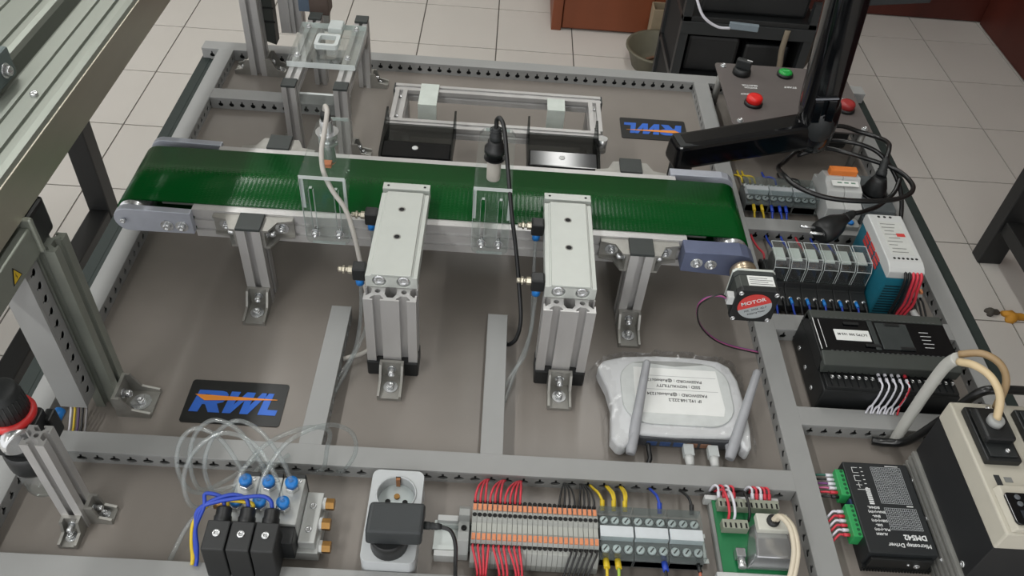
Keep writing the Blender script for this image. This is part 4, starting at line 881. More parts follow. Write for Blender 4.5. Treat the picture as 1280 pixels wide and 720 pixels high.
# ------------------------------------------------------------------ microstep driver
dm = thing('stepper_driver', 'flat black microstep driver with printed tables and green terminals', 'motor driver', (.4725, .510, 0))
X0, X1, Y0, Y1 = .4330, .5105, .4520, .5700
B().prism([(X0,Y0+.001),(X1,Y0+.001),(X1,Y1-.001),(X0,Y1-.001)], .006, .0330, 'z').part('cover', mat('driver_black', (28, 31, 33), .5, 0, .05, 40), dm, .0012)
b = B()
for k in range(24): b.box(X0+.0005+.0033*k, X0+.0022+.0033*k, Y0-.004, Y1+.002, .0, .006)
b.box(X0, X1, Y0-.003, Y1+.002, .003, .008); b.part('heat_sink', blackp, dm)
B().box(X0+.004, X1-.004, Y0-.003, Y0+.001, .008, .026).part('front_cheek', blackp, dm, .0008)
bolt(B(), (X1-.020, Y0-.003, .016), (0,-1,0), .0036, .002).part('screw', steel, dm)
bolt(B(), (X1-.030, Y0-.003, .018), (0,-1,0), .0018, .0015).part('screw', steel, dm)
ZT = .0331
def grid(x0, x1, y0, y1, nx, ny):
    b = B()
    for i in range(nx+1):
        x = x0+(x1-x0)*i/nx; b.box(x-.0002, x+.0002, y0, y1, ZT, ZT+.0002)
    for j in range(ny+1):
        y = y0+(y1-y0)*j/ny; b.box(x0, x1, y-.0002, y+.0002, ZT, ZT+.0002)
    random.seed(3)
    for i in range(nx):
        for j in range(ny):
            w_ = (x1-x0)/nx; h_ = (y1-y0)/ny; cx = x0+w_*(i+.5); cy = y0+h_*(j+.5); u = random.uniform(.10, .24)
            b.box(cx-w_*u, cx+w_*u, cy-h_*.12, cy+h_*.12, ZT, ZT+.0002)
    return b.part('printed_table', mat('table_print', (170, 174, 176), .6), dm, kind='stuff')
grid(X0+.032, X1-.010, Y0+.063, Y1-.007, 8, 16); grid(X0+.033, X1-.008, Y0+.030, Y0+.057, 8, 8)
B().box(X0+.050, X1-.012, Y1-.0055, Y1-.0045, ZT, ZT+.0002).part('table_heading', print_w, dm); B().box(X0+.060, X1-.010, Y0+.0595, Y0+.0608, ZT, ZT+.0002).part('table_heading', print_w, dm)
text('DM542', .0085, (X1-.020, Y0+.0215, ZT), print_w, dm, rz=PI, bold=.0003)
text('Microstep Driver', .0068, (X1-.029, Y0+.0115, ZT), print_w, dm, rz=PI, bold=.0001)
for k in range(8): B().box(X0+.018, X0+.0235, Y0+.0610+.0027*k, Y0+.0628+.0027*k, ZT, ZT+.0002).part('switch_print', print_w, dm)
for k, s_ in enumerate(('ALARM', 'PUL-(+5V)', 'DIR-', 'DIR+(+5V)', 'ENA-', 'ENA+(+5V)', 'SIGNAL')): text(s_, .0040, (X0+.021+.002*(k%2), Y0+.024+.0055*k, ZT), print_w, dm, rz=PI, bold=.0001)
for k in range(6): B().box(X0+.019, X0+.0215, Y1-.0360+.0054*k, Y1-.0352+.0054*k, ZT, ZT+.0002).part('pin_print', print_w, dm)
for (y0, y1) in ((Y1-.016, Y1-.009), (Y1-.027, Y1-.020)):
    b = B(); b.box(X0+.009, X0+.016, y0, y0+.0005, ZT, ZT+.0002); b.box(X0+.009, X0+.016, y1, y1+.0005, ZT, ZT+.0002); b.box(X0+.009, X0+.0096, y0, y1, ZT, ZT+.0002); b.part('coil_print', print_w, dm)
b = B(); b.box(X0+.009, X0+.016, Y1-.0325, Y1-.0320, ZT, ZT+.0002); b.box(X0+.012, X0+.0126, Y1-.036, Y1-.029, ZT, ZT+.0002); b.box(X0+.009, X0+.020, Y1-.0385, Y1-.0379, ZT, ZT+.0002); b.part('supply_print', print_w, dm)
grn = mat('green_terminal', (46, 150, 84), .45, 0, .05, 60)
for y0, nn in ((Y1-.045, 6), (Y1-.097, 7)):
    g_ = B().box(X0-.010, X0+.0035, y0, y0+.0058*nn, .012, .0300).part('green_terminal', grn, dm, .0008)
    for k in range(nn):
        B().lathe([(.0019,0),(.0019,.0003)], (X0-.0030, y0+.0058*(k+.5), .0300), n=10).part('terminal_screw', mat('dark_green', (20, 84, 48), .4), g_)
B().box(X0-.002, X0+.001, Y1-.058, Y1-.048, .010, .028).part('dip_switch', mat('navy', (30, 50, 84), .5), dm, .0005)
cols = [(white_w,'white'),(white_w,'white'),(white_w,'white'),(white_w,'white'),(red_w,'red'),(black_w,'black')]
tails = [mat('green_tail', (40, 92, 80), .5), black_w, mat('purple_wire', (112, 62, 120), .45), mat('pink_wire', (176, 92, 130), .45), red_w, black_w]
for k in range(6):
    y = Y1-.045+.0058*(5-k+.5); m, nm = cols[k]
    f = thing('driver_wire', '%s-tipped lead into the back green terminal of the stepper driver, %s from the back' % (nm, ORD[k]), 'wire', (X0-.02, y, .012), 'leads at the back green terminal')
    B().cyl((X0-.010,y,.0205),(X0-.0185,y,.0205), .0021, n=8).part('ferrule', m, f)
    B().tube([(X0-.0185,y,.0205),(X0-.0225,y+.001,.0195),(X0-.028,y+.003,.0155),(.4026,y+.004,.0125)], .0013, 6).part('conductor', tails[k], f)
for k in range(6):
    y = Y1-.097+.0058*(6-k+.5)-.002; m, nm = ((white_w,'white'),(red_w,'red'))[k % 2]
    f = thing('signal_wire', '%s lead into the front green terminal of the stepper driver, %s from the back' % (nm, ORD[k]), 'wire', (X0-.02, y, .012), 'leads at the front green terminal')
    B().cyl((X0-.010,y,.0205),(X0-.017,y,.0205), .0021, n=8).part('ferrule', m, f)
    B().tube([(X0-.017,y,.0205),(X0-.0215,y,.0205),(X0-.0255,y-.003,.018),(.4026,y-.007,.0120)], .0014, 6).part('conductor', m, f)
# ------------------------------------------------------------------ servo drive
sv = thing('servo_drive', 'tall black and cream servo drive with connectors at the board corner', 'servo drive', (.575, .505, 0))
X0, X1, Y0, Y1 = .5160, .6250, .4180, .5760
b = B()
for k in range(6): b.box(X0-.003, X1, Y0, Y1, .002+.009*k, .0065+.009*k)
b.box(X0+.001, X1-.001, Y0+.001, Y1-.001, 0, .054); b.part('heat_sink', alu_d, sv)
B().box(X0, X1, Y0, Y1, .054, .1175).part('metal_case', mat('drive_black', (26, 27, 29), .5, .1, .05, 40), sv, .0008)
bolt(B(), (X0, Y0+.012, .060), (-1,0,0), .0036, .0016).part('screw', steel, sv)
for y in (.45, .50, .55): bolt(B(), (X0-.003, y, .030), (-1,0,0), .0022, .0012).part('screw', steel, sv)
B().box(X0-.0005, X1, Y0-.001, Y1+.001, .1175, .1460).part('front_cover', cream_p, sv, .002)
B().prism([(X0+.0045,.146),(X1,.146),(X1,.1530),(X0+.0080,.1530)], Y0+.001, Y0+.050, 'y').part('raised_panel', cream_p, sv, .001)
kp = B().prism(rrect(X0+.0075, X1-.014, Y0+.005, Y0+.040, .004), .1530, .1560, 'z').part('keypad', gloss_b, sv, .0008)
for i in range(6):
    for j in range(2): B().lathe([(.0030,0),(.0030,.0010),(.002,.0014)], (X0+.019+.0115*i, Y0+.0345-.0075*j, .1560), n=10).part('key', mat('key_grey', (90, 94, 98), .4), kp)
B().box(X0+.016, X1-.020, Y0+.008, Y0+.020, .1560, .1563).part('display', mat('display_dark', (44, 48, 54), .12), kp)
text('SERVO', .0048, (X0+.034, Y0+.0120, .1564), print_w, sv, rz=PI)
B().box(X0+.012, X0+.018, Y0+.054, Y0+.066, .146, .1464).part('drive_print', print_k, sv); B().box(X0+.022, X0+.030, Y0+.058, Y0+.064, .146, .1464).part('drive_print', mat('grey_print', (120, 122, 120), .6), sv)
for (x0, x1, y0, y1, z) in ((X0+.007, X0+.044, Y0+.078, Y0+.146, .155), (X0+.050, X0+.100, Y0+.054, Y0+.082, .154), (X0+.062, X0+.100, Y0+.100, Y0+.146, .155)):
    k = B().box(x0, x1, y0, y1, .146, z).part('connector', blackp, sv, .0015)
    B().box(x0+.004, x1-.004, y0+.004, y1-.004, z, z+.002).part('connector_face', black_s, k, .0006)
B().box(X0+.008, X0+.040, Y0+.096, Y0+.136, .157, .168).part('cable_hood', blackp, sv, .003)
B().lathe([(.0085,0),(.0085,.006),(.0065,.008)], (X0+.0225, Y0+.116, .168), n=18).part('cable_gland', grey_p, sv)
for y in (Y0+.088, Y0+.142): bolt(B(), (X0+.030, y, .157), (0,0,1), .0025, .003).part('screw', steel, sv)
for k in range(3):
    wire([(X0+.060+.008*k, Y0+.070, .156), (X0+.060+.008*k, Y0+.076, .168), (X0+.070+.008*k, Y0+.088, .172), (X0+.095+.004*k, Y0+.094, .168)], .0022, red_w, 'drive_wire', '%s red lead plugged into the front of the servo drive' % ORD[k], 'red servo leads')
tan = mat('tan_cable', (196, 176, 140), .5); sleeve = clear('cable_sleeve', (222, 222, 218), .12, .25, .55, (226, 226, 220))
wire([(.5385,.534,.174),(.536,.546,.196),(.528,.562,.207),(.518,.579,.205),(.511,.594,.193)], .0042, tan, 'encoder_cable', 'tan cable arching out of the servo drive', None, 8, 6, 'cable')
wire([(.556,.562,.158),(.555,.570,.190),(.546,.582,.206),(.530,.594,.208),(.513,.602,.196)], .0040, mat('brown_cable', (150, 126, 92), .5), 'brown_cable', 'short brown cable beside the tan cable above the servo drive', None, 8, 6, 'cable')
wire([(.511,.598,.194),(.512,.608,.168),(.515,.614,.120),(.519,.619,.060),(.521,.6205,.030),(.522,.6210,.0075)], .0068, sleeve, 'cable_sleeve', 'translucent white sleeve carrying cables down in front of the controller', None, 10, 6, 'cable sleeve')
wire([(X0+.082, Y0+.128, .157), (X0+.082, Y0+.140, .190), (X0+.092, Y0+.160, .212), (X0+.112, Y0+.180, .200), (X0+.134, Y0+.196, .140), (X0+.148, Y0+.204, .060), (X0+.1515, Y0+.206, .022)], .0062, sleeve, 'sleeve_end', 'translucent sleeve arching toward the board edge above the servo drive', None, 10, 6, 'cable sleeve')
wire([(.4930,.6200,.0080),(.508,.6150,.012),(.527,.6080,.028),(.538,.595,.090),(.549,.587,.150),(.570,.586,.160),(.605,.588,.158),(.625,.590,.150)], .0052, CB, 'drive_loom', 'black loom crossing from the duct to the servo drive', None, 8, 6, 'cable')
# ------------------------------------------------------------------ wireless router in its plastic wrap
rt = thing('wireless_router', 'white wireless router with printed sticker wrapped in clear film', 'router', (.245, .655, .001))
Wt = mat('router_white', (200, 202, 204), .38, 0, .02, 30)
out = [(.150,.6985),(.158,.711),(.185,.720),(.230,.7245),(.275,.7245),(.310,.721),(.324,.712),(.331,.690),(.334,.650),(.334,.612),(.331,.588),(.326,.580),(.319,.588),(.316,.601),(.286,.5985),(.240,.5965),(.200,.5975),(.192,.5985),(.184,.587),(.176,.578),(.168,.579),(.161,.590),(.163,.615),(.165,.640),(.160,.668),(.152,.690)]
b = B(); cx, cy = .245, .655
for z0, z1, s0, s1 in ((.004, .026, 1, 1),):
    b.prism(out[::-1], z0, z1, 'z')
b.part('case', Wt, rt, .006, 3)
top = [(cx+(x-cx)*.80, cy+.006+(y-cy)*.80) for x, y in rrect(.165, .325, .600, .722, .035, 6)]
B().prism(rrect(.178, .318, .6120, .7120, .034, 6), .0262, .0285, 'z').part('lid', mat('router_lid', (194, 198, 197), .35), rt, .0012)
B().prism([(.197,.7065),(.215,.7110),(.250,.7125),(.285,.7115),(.304,.7065),(.290,.7095),(.250,.7040),(.212,.7080)], .0285, .0288, 'z').part('lid_arc', mat('router_grey', (140, 142, 140), .45), rt)
B().prism([(.196,.7000),(.303,.7000),(.306,.640),(.303,.628),(.198,.628),(.194,.640)], .0285, .0289, 'z').part('paper_sticker', paper, rt)
for s_, x, y in (('PASSWORD : @Robotic1234', .2440, .6800), ('SSID : NOVAUTILITY', .2510, .6715), ('PASSWORD : @Robotic1234', .2480, .6580), ('IP 192.168.222.2', .2570, .6495)):
    text(s_, .0062, (x, y, .0290), print_k, rt, rz=PI, bold=.0001)
for y in (.6870, .6650): B().box(.205, .301, y, y+.0005, .0289, .0290).part('sticker_line', mat('pale_line', (150, 152, 156), .6), rt)
B().box(.196, .315, .5945, .5985, .006, .022).part('port_panel', mat('port_dark', (60, 62, 66), .5), rt, .0006)
for k in range(5): B().box(.206+.0165*k, .219+.0165*k, .5938, .5948, .008, .016).part('port', mat('port_blue', (40, 70, 120), .5) if k < 3 else mat('port_amber', (130, 96, 76), .5), rt, .0005)
for (bx, by, tx, ty) in ((.1860, .5830, .2080, .6880), (.3070, .5830, .3480, .6830)):
    p0 = V(bx, by, .020); p1 = V(tx, ty, .056); d_ = (p1-p0).normalized()
    a_ = B().lathe([(.0055,-.010),(.0066,-.004),(.0068,.012),(.0058,.060),(.0050,(p1-p0).length-.003),(.0030,(p1-p0).length)], p0, d_, 16).part('antenna', mat('antenna_grey', (150, 152, 156), .45), rt)
    B().cyl((bx, by+.004, .016), (bx, by+.018, .016), .0055, n=14).part('antenna_hinge', mat('antenna_grey', (150, 152, 156), .45), rt)
# crinkled film
film = clear('plastic_film', (250, 250, 250), .10, .16, .01)
fb = B(); NX, NY = 40, 30; random.seed(5)
def ins(x, y):
    c = False; j = len(out)-1; q = [(cx+(a-cx)*1.06, cy+(b_-cy)*1.06) for a, b_ in out]
    for i in range(len(q)):
        if (q[i][1] > y) != (q[j][1] > y) and x < (q[j][0]-q[i][0])*(y-q[i][1])/(q[j][1]-q[i][1])+q[i][0]: c = not c
        j = i
    return c
vs = []
for j in range(NY+1):
    for i in range(NX+1):
        x = .140+.205*i/NX; y = .566+.168*j/NY; z = .0305 if ins(x, y) else .008
        vs.append((x+random.uniform(-.0015,.0015), y+random.uniform(-.0015,.0015), z+random.uniform(0, .0016)))
fs = []
for j in range(NY):
    for i in range(NX):
        q = [j*(NX+1)+i, j*(NX+1)+i+1, (j+1)*(NX+1)+i+1, (j+1)*(NX+1)+i]
        cxq = sum(vs[k][0] for k in q)/4; cyq = sum(vs[k][1] for k in q)/4
        if any(vs[k][2] > .025 for k in q) and not ins(cx+(cxq-cx)*1.22, cy+(cyq-cy)*1.30): fs.append(q)
fb.add(vs, fs, False).part('plastic_film', film, rt, label='thin crinkled clear wrapping film')
for x, m, nm in ((.2560, mat('light_grey_cable', (176, 172, 166), .5), 'white'), (.2860, mat('light_grey_cable', (176, 172, 166), .5), 'grey')):
    t = thing('network_cable', '%s network cable plugged into the router %s' % (nm, 'middle' if nm == 'white' else 'beside the outer antenna'), 'cable', (x, .57, .010), 'router network cables')
    B().box(x-.0062, x+.0062, .577, .5925, .008, .018).part('plug', clear('plug_clear', (220,224,222), .1, .1, .5), t, .0006)
    B().lathe([(.0062,0),(.0056,.006),(.0050,.012),(.0040,.014)], (x, .577, .0130), (0,-1,0), 10).part('boot', white_p, t)
    if nm == 'white': B().tube([(x,.566,.0130),(x+.002,.5635,.011),(x+.008,.5630,.007),(x+.024,.5632,.0032),(x+.026,.5632,.0030)], .0024, 8).part('cord', m, t)
    else: B().tube([(x,.566,.0130),(x+.004,.5650,.010),(x+.014,.5645,.0060),(x+.034,.5640,.0032),(x+.060,.5640,.0030),(x+.084,.5650,.0030)], .0024, 8).part('cord', m, t)
wire([(.2080,.592,.013),(.2080,.582,.013),(.2090,.574,.011),(.2065,.566,.010),(.207,.5605,.010)], .0030, black_w, 'router_power_lead', 'thin black power lead plugged into the router', None, 8, 5, 'cable')
# ------------------------------------------------------------------ mains socket and plug-in adapter
so = thing('mains_socket', 'white double mains socket in front of the logo-side ducts', 'socket', (-.083, .457, 0))
SW = mat('socket_white', (184, 188, 190), .35, 0, .015, 40)
X0, X1, Y0, Y1 = -.1120, -.0550, .4090, .5190
B().prism(rrect(X0, X1, Y0, Y1, .008, 5), 0, .040, 'z', [circ((X0+X1)/2, Y1-.030, .0205, 28, True)]).part('housing', SW, so, .003, 3)
cx, cy = (X0+X1)/2, Y1-.030
B().lathe([(.0203,0),(.0203,.0010)], (cx,cy,.0255), n=28).part('well_floor', mat('well_grey', (176, 184, 184), .4), so)
B().lathe([(.0217,.0400),(.0222,.0412),(.0210,.0416),(.0205,.0404)], (cx,cy,0), n=28, caps=False).part('well_rim', SW, so)
for s_ in (-1, 1): B().cyl((cx+s_*.0095, cy-.002, .0262), (cx+s_*.0095, cy-.002, .0272), .0030, n=12).part('pin_hole', black_h, so)
B().cyl((cx, cy+.004, .0265), (cx, cy+.004, .0290), .0032, n=12).part('centre_screw', brass, so)
B().box(cx-.0022, cx+.0022, cy+.0165, cy+.0200, .028, .041).part('earth_clip', mat('copper', (170, 120, 84), .3, .8), so)
B().box(cx-.0026, cx+.0026, cy+.0200, cy+.0208, .030, .0415).part('clip_slot', black_h, so)
ad = thing('plug_adapter', 'black plug-in power adapter standing in the white mains socket', 'adapter', (-.075, .440, .041))
B().lathe([(.0195,.0402),(.0195,.058),(.0185,.062)], (cx, .4300, 0), n=28).part('plug_round', blackp, ad)
B().hexa([(-.1060,.4170,.060),(-.0490,.4180,.060),(-.0480,.4560,.060),(-.1050,.4550,.060)], [(-.1045,.4155,.088),(-.0475,.4165,.088),(-.0470,.4500,.091),(-.1035,.4490,.091)]).part('adapter_body', mat('adapter_black', (44, 48, 50), .5, 0, .05, 50, .05, 900), ad, .004, 3)
b = B(); b.lathe([(.0042,0),(.0042,.006),(.0034,.0065),(.0040,.009),(.0032,.010),(.0038,.013),(.0028,.018)], (-.0475,.4330,.076), (1,-.04,0), 12); b.part('strain_relief', black_s, ad)
wire([(-.0300,.4322,.076),(-.0200,.4290,.074),(-.0145,.4200,.064),(-.0135,.4100,.044),(-.0130,.4060,.026),(-.0110,.395,.0245)], .0021, black_w, 'adapter_cord', 'thin black cord from the plug-in adapter over the front duct', None, 8, 6, 'cable')
# ------------------------------------------------------------------ front terminal strip
rail(-.040, .262, .4610, 0, 'pale metal rail under the front terminal strip')
es = thing('rail_end_clamp', 'grey end clamp at the adapter end of the front terminal strip', 'end clamp', (-.0085, .458, .004))
B().prism([(.432,.008),(.4870,.008),(.4870,.026),(.478,.036),(.470,.036),(.468,.026),(.452,.026),(.450,.038),(.440,.036),(.432,.020)], -.0135, -.0015, 'x').part('clamp_body', grey_p, es, .0008)
bolt(B(), (-.0075,.460,.0262), (0,0,1), .0030, .002).part('clamp_screw', black_h, es)
B().box(-.038, -.0140, .4330, .4400, 0, .014).part('foot', white_p, es, .0006); B().box(-.037, -.0140, .4760, .4830, 0, .012).part('foot', white_p, es, .0006)
tb_g = mat('terminal_grey', (150, 152, 148), .5, 0, .03, 60)
NB = 25; PB = .00545
sec = [(.4240,.008),(.4930,.008),(.4930,.026),(.4885,.0335),(.4775,.0365),(.4735,.0405),(.4640,.0405),(.4615,.0385),(.4490,.0385),(.4470,.0415),(.4405,.0405),(.4365,.0345),(.4300,.0330),(.4240,.020)]
proto = {}
def tblock(i):
    x = .0005+PB*i
    kind = 'with red leads' if i < 10 else ('with black leads' if i >= 17 else ('without leads at back and front' ))
    lab = 'grey spring terminal %s, %s from adapter end of front strip' % (kind, ORD[i])
    if not proto:
        t = thing('spring_terminal_block', lab, 'terminal block', (x, .458, .008), 'spring terminals of the front strip')
        B().prism(sec, x+.0002, x+PB-.0002, 'x').part('body', tb_g, t)
        for (y0, y1, z0, z1) in ((.4762,.4840,.0355,.0382), (.4398,.4468,.0395,.0420)): B().box(x+.0008, x+PB-.0008, y0, y1, z0, z1).part('lever', orange_p, t, .0003, 1)
        for (yy, zz_) in ((.4880,.0345), (.4365,.0352), (.4690,.0402)): B().cyl((x+PB/2,yy,zz_-.002),(x+PB/2,yy,zz_+.0008), .0024, n=10).part('wire_entry', black_h, t)
        B().box(x+.0004, x+PB-.0004, .4500, .4600, .0383, .0388).part('marker', mat('marker_grey', (164, 166, 160), .5), t)
        proto['t'] = t; proto['x'] = x; return
    copytree(proto['t'], None, (x, .458, .008), lab)
for i in range(NB): tblock(i)
random.seed(11)
n = 0
for i in range(10):
    x = .0005+PB*(i+.5); g = (i//3 if i < 9 else 2); hx = (.0165, .0355, .0545)[min(2, (0,0,0,1,1,1,2,2,2,2)[i])]
    wire([(x,.4875,.0350),(x,.4930,.0400),(x+(hx-x)*.2,.5040,.0400),(x+(hx-x)*.55,.5180,.0280),(hx+(i%3-1)*.0009,.5312,.0120)], .00135, red_w, 'back_wire', 'red lead behind the front terminal strip, %s from adapter end' % ORD[i], 'red leads behind the front strip')
for i in range(8):
    x = .0005+PB*(17+i+.5); hx = (.1050, .1240)[i//4]
    wire([(x,.4875,.0350),(x,.4935,.0385),(x+(hx-x)*.25,.5060,.0370),(x+(hx-x)*.6,.5200,.0260),(hx+(i%4-1.5)*.0008,.5312,.0120)], .00115, black_w, 'back_wire', 'black lead behind the front terminal strip, %s from adapter end' % ORD[i], 'black leads behind the front strip')
for i in range(10):
    x = .0005+PB*(i+.5); hx = (.0095, .0130, .0160, .0185, .0325, .0370, .0410, .0500, .0530, .0565)[i]
    wire([(x,.4368,.0350),(x,.4310,.0385),(x+(hx-x)*.5,.4220,.0330),(hx,.4130,.0220),(hx,.4085,.0130)], .00135, red_w, 'front_wire', 'red lead in front of the terminal strip, %s from adapter end' % ORD[i], 'red leads before the front strip')
for i in range(6):
    x = .0005+PB*(19+i+.5); hx = .104+.0050*i-.004
    wire([(x,.4368,.0350),(x,.4310,.0380),(x+(hx-x)*.5,.4220,.0320),(hx,.4130,.0210),(hx-.001,.4085,.0130)], .00115, black_w, 'front_wire', 'black lead in front of the terminal strip, %s from adapter end' % ORD[i], 'black leads before the front strip')
for k in range(3): clear_block(.1385+.0378*k, .4340, .4860, 3, .0124, .0385, '%s clear-lidded screw terminal from the spring terminals, front row' % ORD[k], 'clear-lidded terminals of the front row')
for k, (x, m, nm) in enumerate(((.1440, yellow_w, 'yellow'), (.1568, yellow_w, 'yellow'), (.1692, yellow_w, 'yellow'), (.2080, blue_w, 'blue'), (.2440, black_w, 'black'))):
    hx = (.1345, .1530, .1695, .2040, .2400)[k]
    f = thing('terminal_lead', '%s lead rising behind the clear front terminals, %s from spring terminals' % (nm, ORD[k]), 'wire', (x, .505, .01), 'leads behind the clear front terminals')
    B().cyl((x,.4880,.030),(x-.0002,.4985,.035), .0027, n=8).part('ferrule', m, f)
    for q in range(1 if k in (0, 3, 4) else 2): B().tube([(x+.0012*q,.4975,.0345),(x+(hx-x)*.4+.0022*q,.5080,.0330),(x+(hx-x)*.8+.0022*q,.5190,.0240),(hx+.0015*q,.5312,.0115)], .00165, 6).part('conductor', m, f)
for k, (x, m, nm, tl) in enumerate(((.1450, yellow_w, 'yellow', yellow_w), (.1575, yellow_w, 'yellow', mat('green_yellow', (150, 180, 70), .5)), (.2075, blue_w, 'blue', black_w), (.2440, black_w, 'black', mat('copper_wire', (164, 92, 70), .5)))):
    f = thing('terminal_tail', '%s-sleeved lead in front of the clear front terminals, %s from spring terminals' % (nm, ORD[k]), 'wire', (x, .420, .012), 'leads before the clear front terminals')
    B().cyl((x,.4318,.0270),(x+.0005,.4215,.0285), .0034 if k < 3 else .0024, n=8).part('ferrule', m, f)
    B().tube([(x+.0005,.4225,.0280),(x+.001,.4160,.0240),(x+.0015,.4085,.0135)], .0018, 6).part('conductor', tl, f)
# ------------------------------------------------------------------ green breakout board
pb = thing('breakout_board', 'green breakout board with grey terminals and silver cable hood', 'circuit board', (.307, .472, 0))
pcbm = mat('circuit_green', (18, 108, 62), .4, 0, .06, 60); tgy = mat('terminal_olive', (142, 146, 132), .5)
B().prism([(.272,0),(.346,0),(.346,.008),(.343,.012),(.275,.012),(.272,.008)], .426, .522, 'y').part('holder', grey_p, pb, .001)
B().box(.266, .352, .424, .430, .004, .017).part('end_foot', white_p, pb, .001); B().box(.266, .352, .518, .524, .004, .017).part('end_foot', white_p, pb, .001)
B().box(.274, .348, .430, .518, .0135, .0152).part('circuit', pcbm, pb)
def ptb(x0, n, y0, nm):
    g_ = B().box(x0, x0+.0058*n, y0, y0+.011, .0152, .0270).part(nm, tgy, pb, .0006)
    for k in range(n): B().box(x0+.0058*k+.0019, x0+.0058*k+.0039, y0+.0005, y0+.0065, .0269, .0273).part('screw_slot', black_h, g_)
ptb(.2775, 12, .5035, 'terminal_row'); ptb(.2785, 5, .4770, 'terminal_row')
for k, (x, m, nm) in enumerate(((.2800, white_w, 'white'), (.2860, red_w, 'red'), (.2920, white_w, 'white'), (.2975, red_w, 'red'), (.3190, white_w, 'white'), (.3240, red_w, 'red'), (.3290, white_w, 'white'), (.3335, red_w, 'red'), (.3385, red_w, 'red'))):
    f = thing('board_wire', '%s lead into the back of the green board, %s from clear terminals' % (nm, ORD[k]), 'wire', (x, .522, .02), 'leads into the green board')
    B().cyl((x,.5150,.0225),(x,.5225,.0270), .0022, n=8).part('ferrule', m, f)
    B().tube([(x,.5215,.0265),(x-.001,.5265,.0300),(x-.004,.5300,.0270),(x-.006+.003*(k%2),.5315,.0130)], .0015, 6).part('conductor', m, f)
for k, (x, m, nm) in enumerate(((.2860, red_w, 'red'), (.2925, white_w, 'white'), (.3090, black_w, 'black'))):
    wire([(x,.4880,.0240),(x,.4925,.0330),(x-.001,.505,.0375),(x-.003,.520,.0340),(x-.006,.5315,.0130)], .0016, m, 'board_jumper', '%s lead crossing over to the inner terminal row of the green board' % nm, 'inner leads of the green board')
hd = thing('cable_hood', 'silver connector hood with cream cable on the green board', 'connector', (.325, .455, .0155))
hm_ = mat('hood_silver', (180, 182, 184), .22, .75, .05, 40)
B().hexa([(.2980,.4340,.0155),(.3480,.4340,.0155),(.3480,.4860,.0155),(.3110,.4860,.0155)], [(.3050,.4370,.0410),(.3460,.4370,.0410),(.3460,.4860,.0330),(.3130,.4820,.0330)]).part('hood_shell', hm_, hd, .002)
B().box(.2880, .2985, .4440, .4540, .0155, .0270).part('thumb_screw_ear', hm_, hd, .001)
B().cyl((.2935,.4440,.0215),(.2935,.4330,.0215), .0045, n=14).part('thumb_screw', steel, hd)
B().box(.3120, .3470, .4680, .4880, .0335, .0430).part('cable_collar', mat('collar_cream', (196, 196, 186), .45), hd, .001)
B().lathe([(.0070,0),(.0070,.004),(.0055,.005)], (.3290,.4780,.0430), n=16).part('grommet', blackp, hd)
for k in range(2): wire([(.3285+.003*k,.4780,.0460),(.3320+.003*k,.4760,.0580),(.3395+.0035*k,.4620,.0600),(.3420+.0040*k,.4420,.0520),(.3390+.0042*k,.4240,.0400),(.3330+.004*k,.4080,.0285),(.328+.004*k,.393,.0262)], .0030, mat('cream_cable', (196, 186, 166), .5), 'hood_cable', '%s cream cable bending down from the silver hood' % ('inner' if k == 0 else 'outer'), 'cream hood cables', 8, 6, 'cable')
# ------------------------------------------------------------------ valve manifold
vm = thing('valve_manifold', 'block of three air valves with black solenoids and blue fittings', 'valve manifold', (-.215, .445, 0))
vml = mat('valve_metal', (176, 178, 176), .4, .5, .04, 40)
B().box(-.2530, -.1590, .4250, .4900, .004, .0200).part('base_bar', vml, vm, .001)
B().box(-.1800, -.1620, .4300, .4900, .0200, .0330).part('end_block', vml, vm, .001)
for y in (.4450, .4730): bolt(B(), (-.1710, y, .0330), (0,0,1), .0036, .0015).part('screw', steel, vm)
for y, z in ((.4350,.0160), (.4560,.0260), (.4800,.0260)):
    f = B().cyl((-.1590 if z < .02 else -.1620, y, z), (-.1560 if z < .02 else -.1590, y, z), .0072, n=6, sm=False).part('silencer_seal', white_p, vm)
    x0 = -.1560 if z < .02 else -.1590; B().cyl((x0, y, z), (x0+.009, y, z), .0066, n=6, sm=False).part('silencer', brass, vm)
B().cyl((-.2530,.4680,.0380),(-.2570,.4680,.0380), .0072, n=14).part('inlet_seal', white_p, vm); B().cyl((-.2570,.4680,.0380),(-.2740,.4680,.0380), .0068, n=12).part('inlet_silencer', brass, vm)
sol = mat('solenoid_black', (26, 28, 29), .5, 0, .06, 50)
tubes_up = []
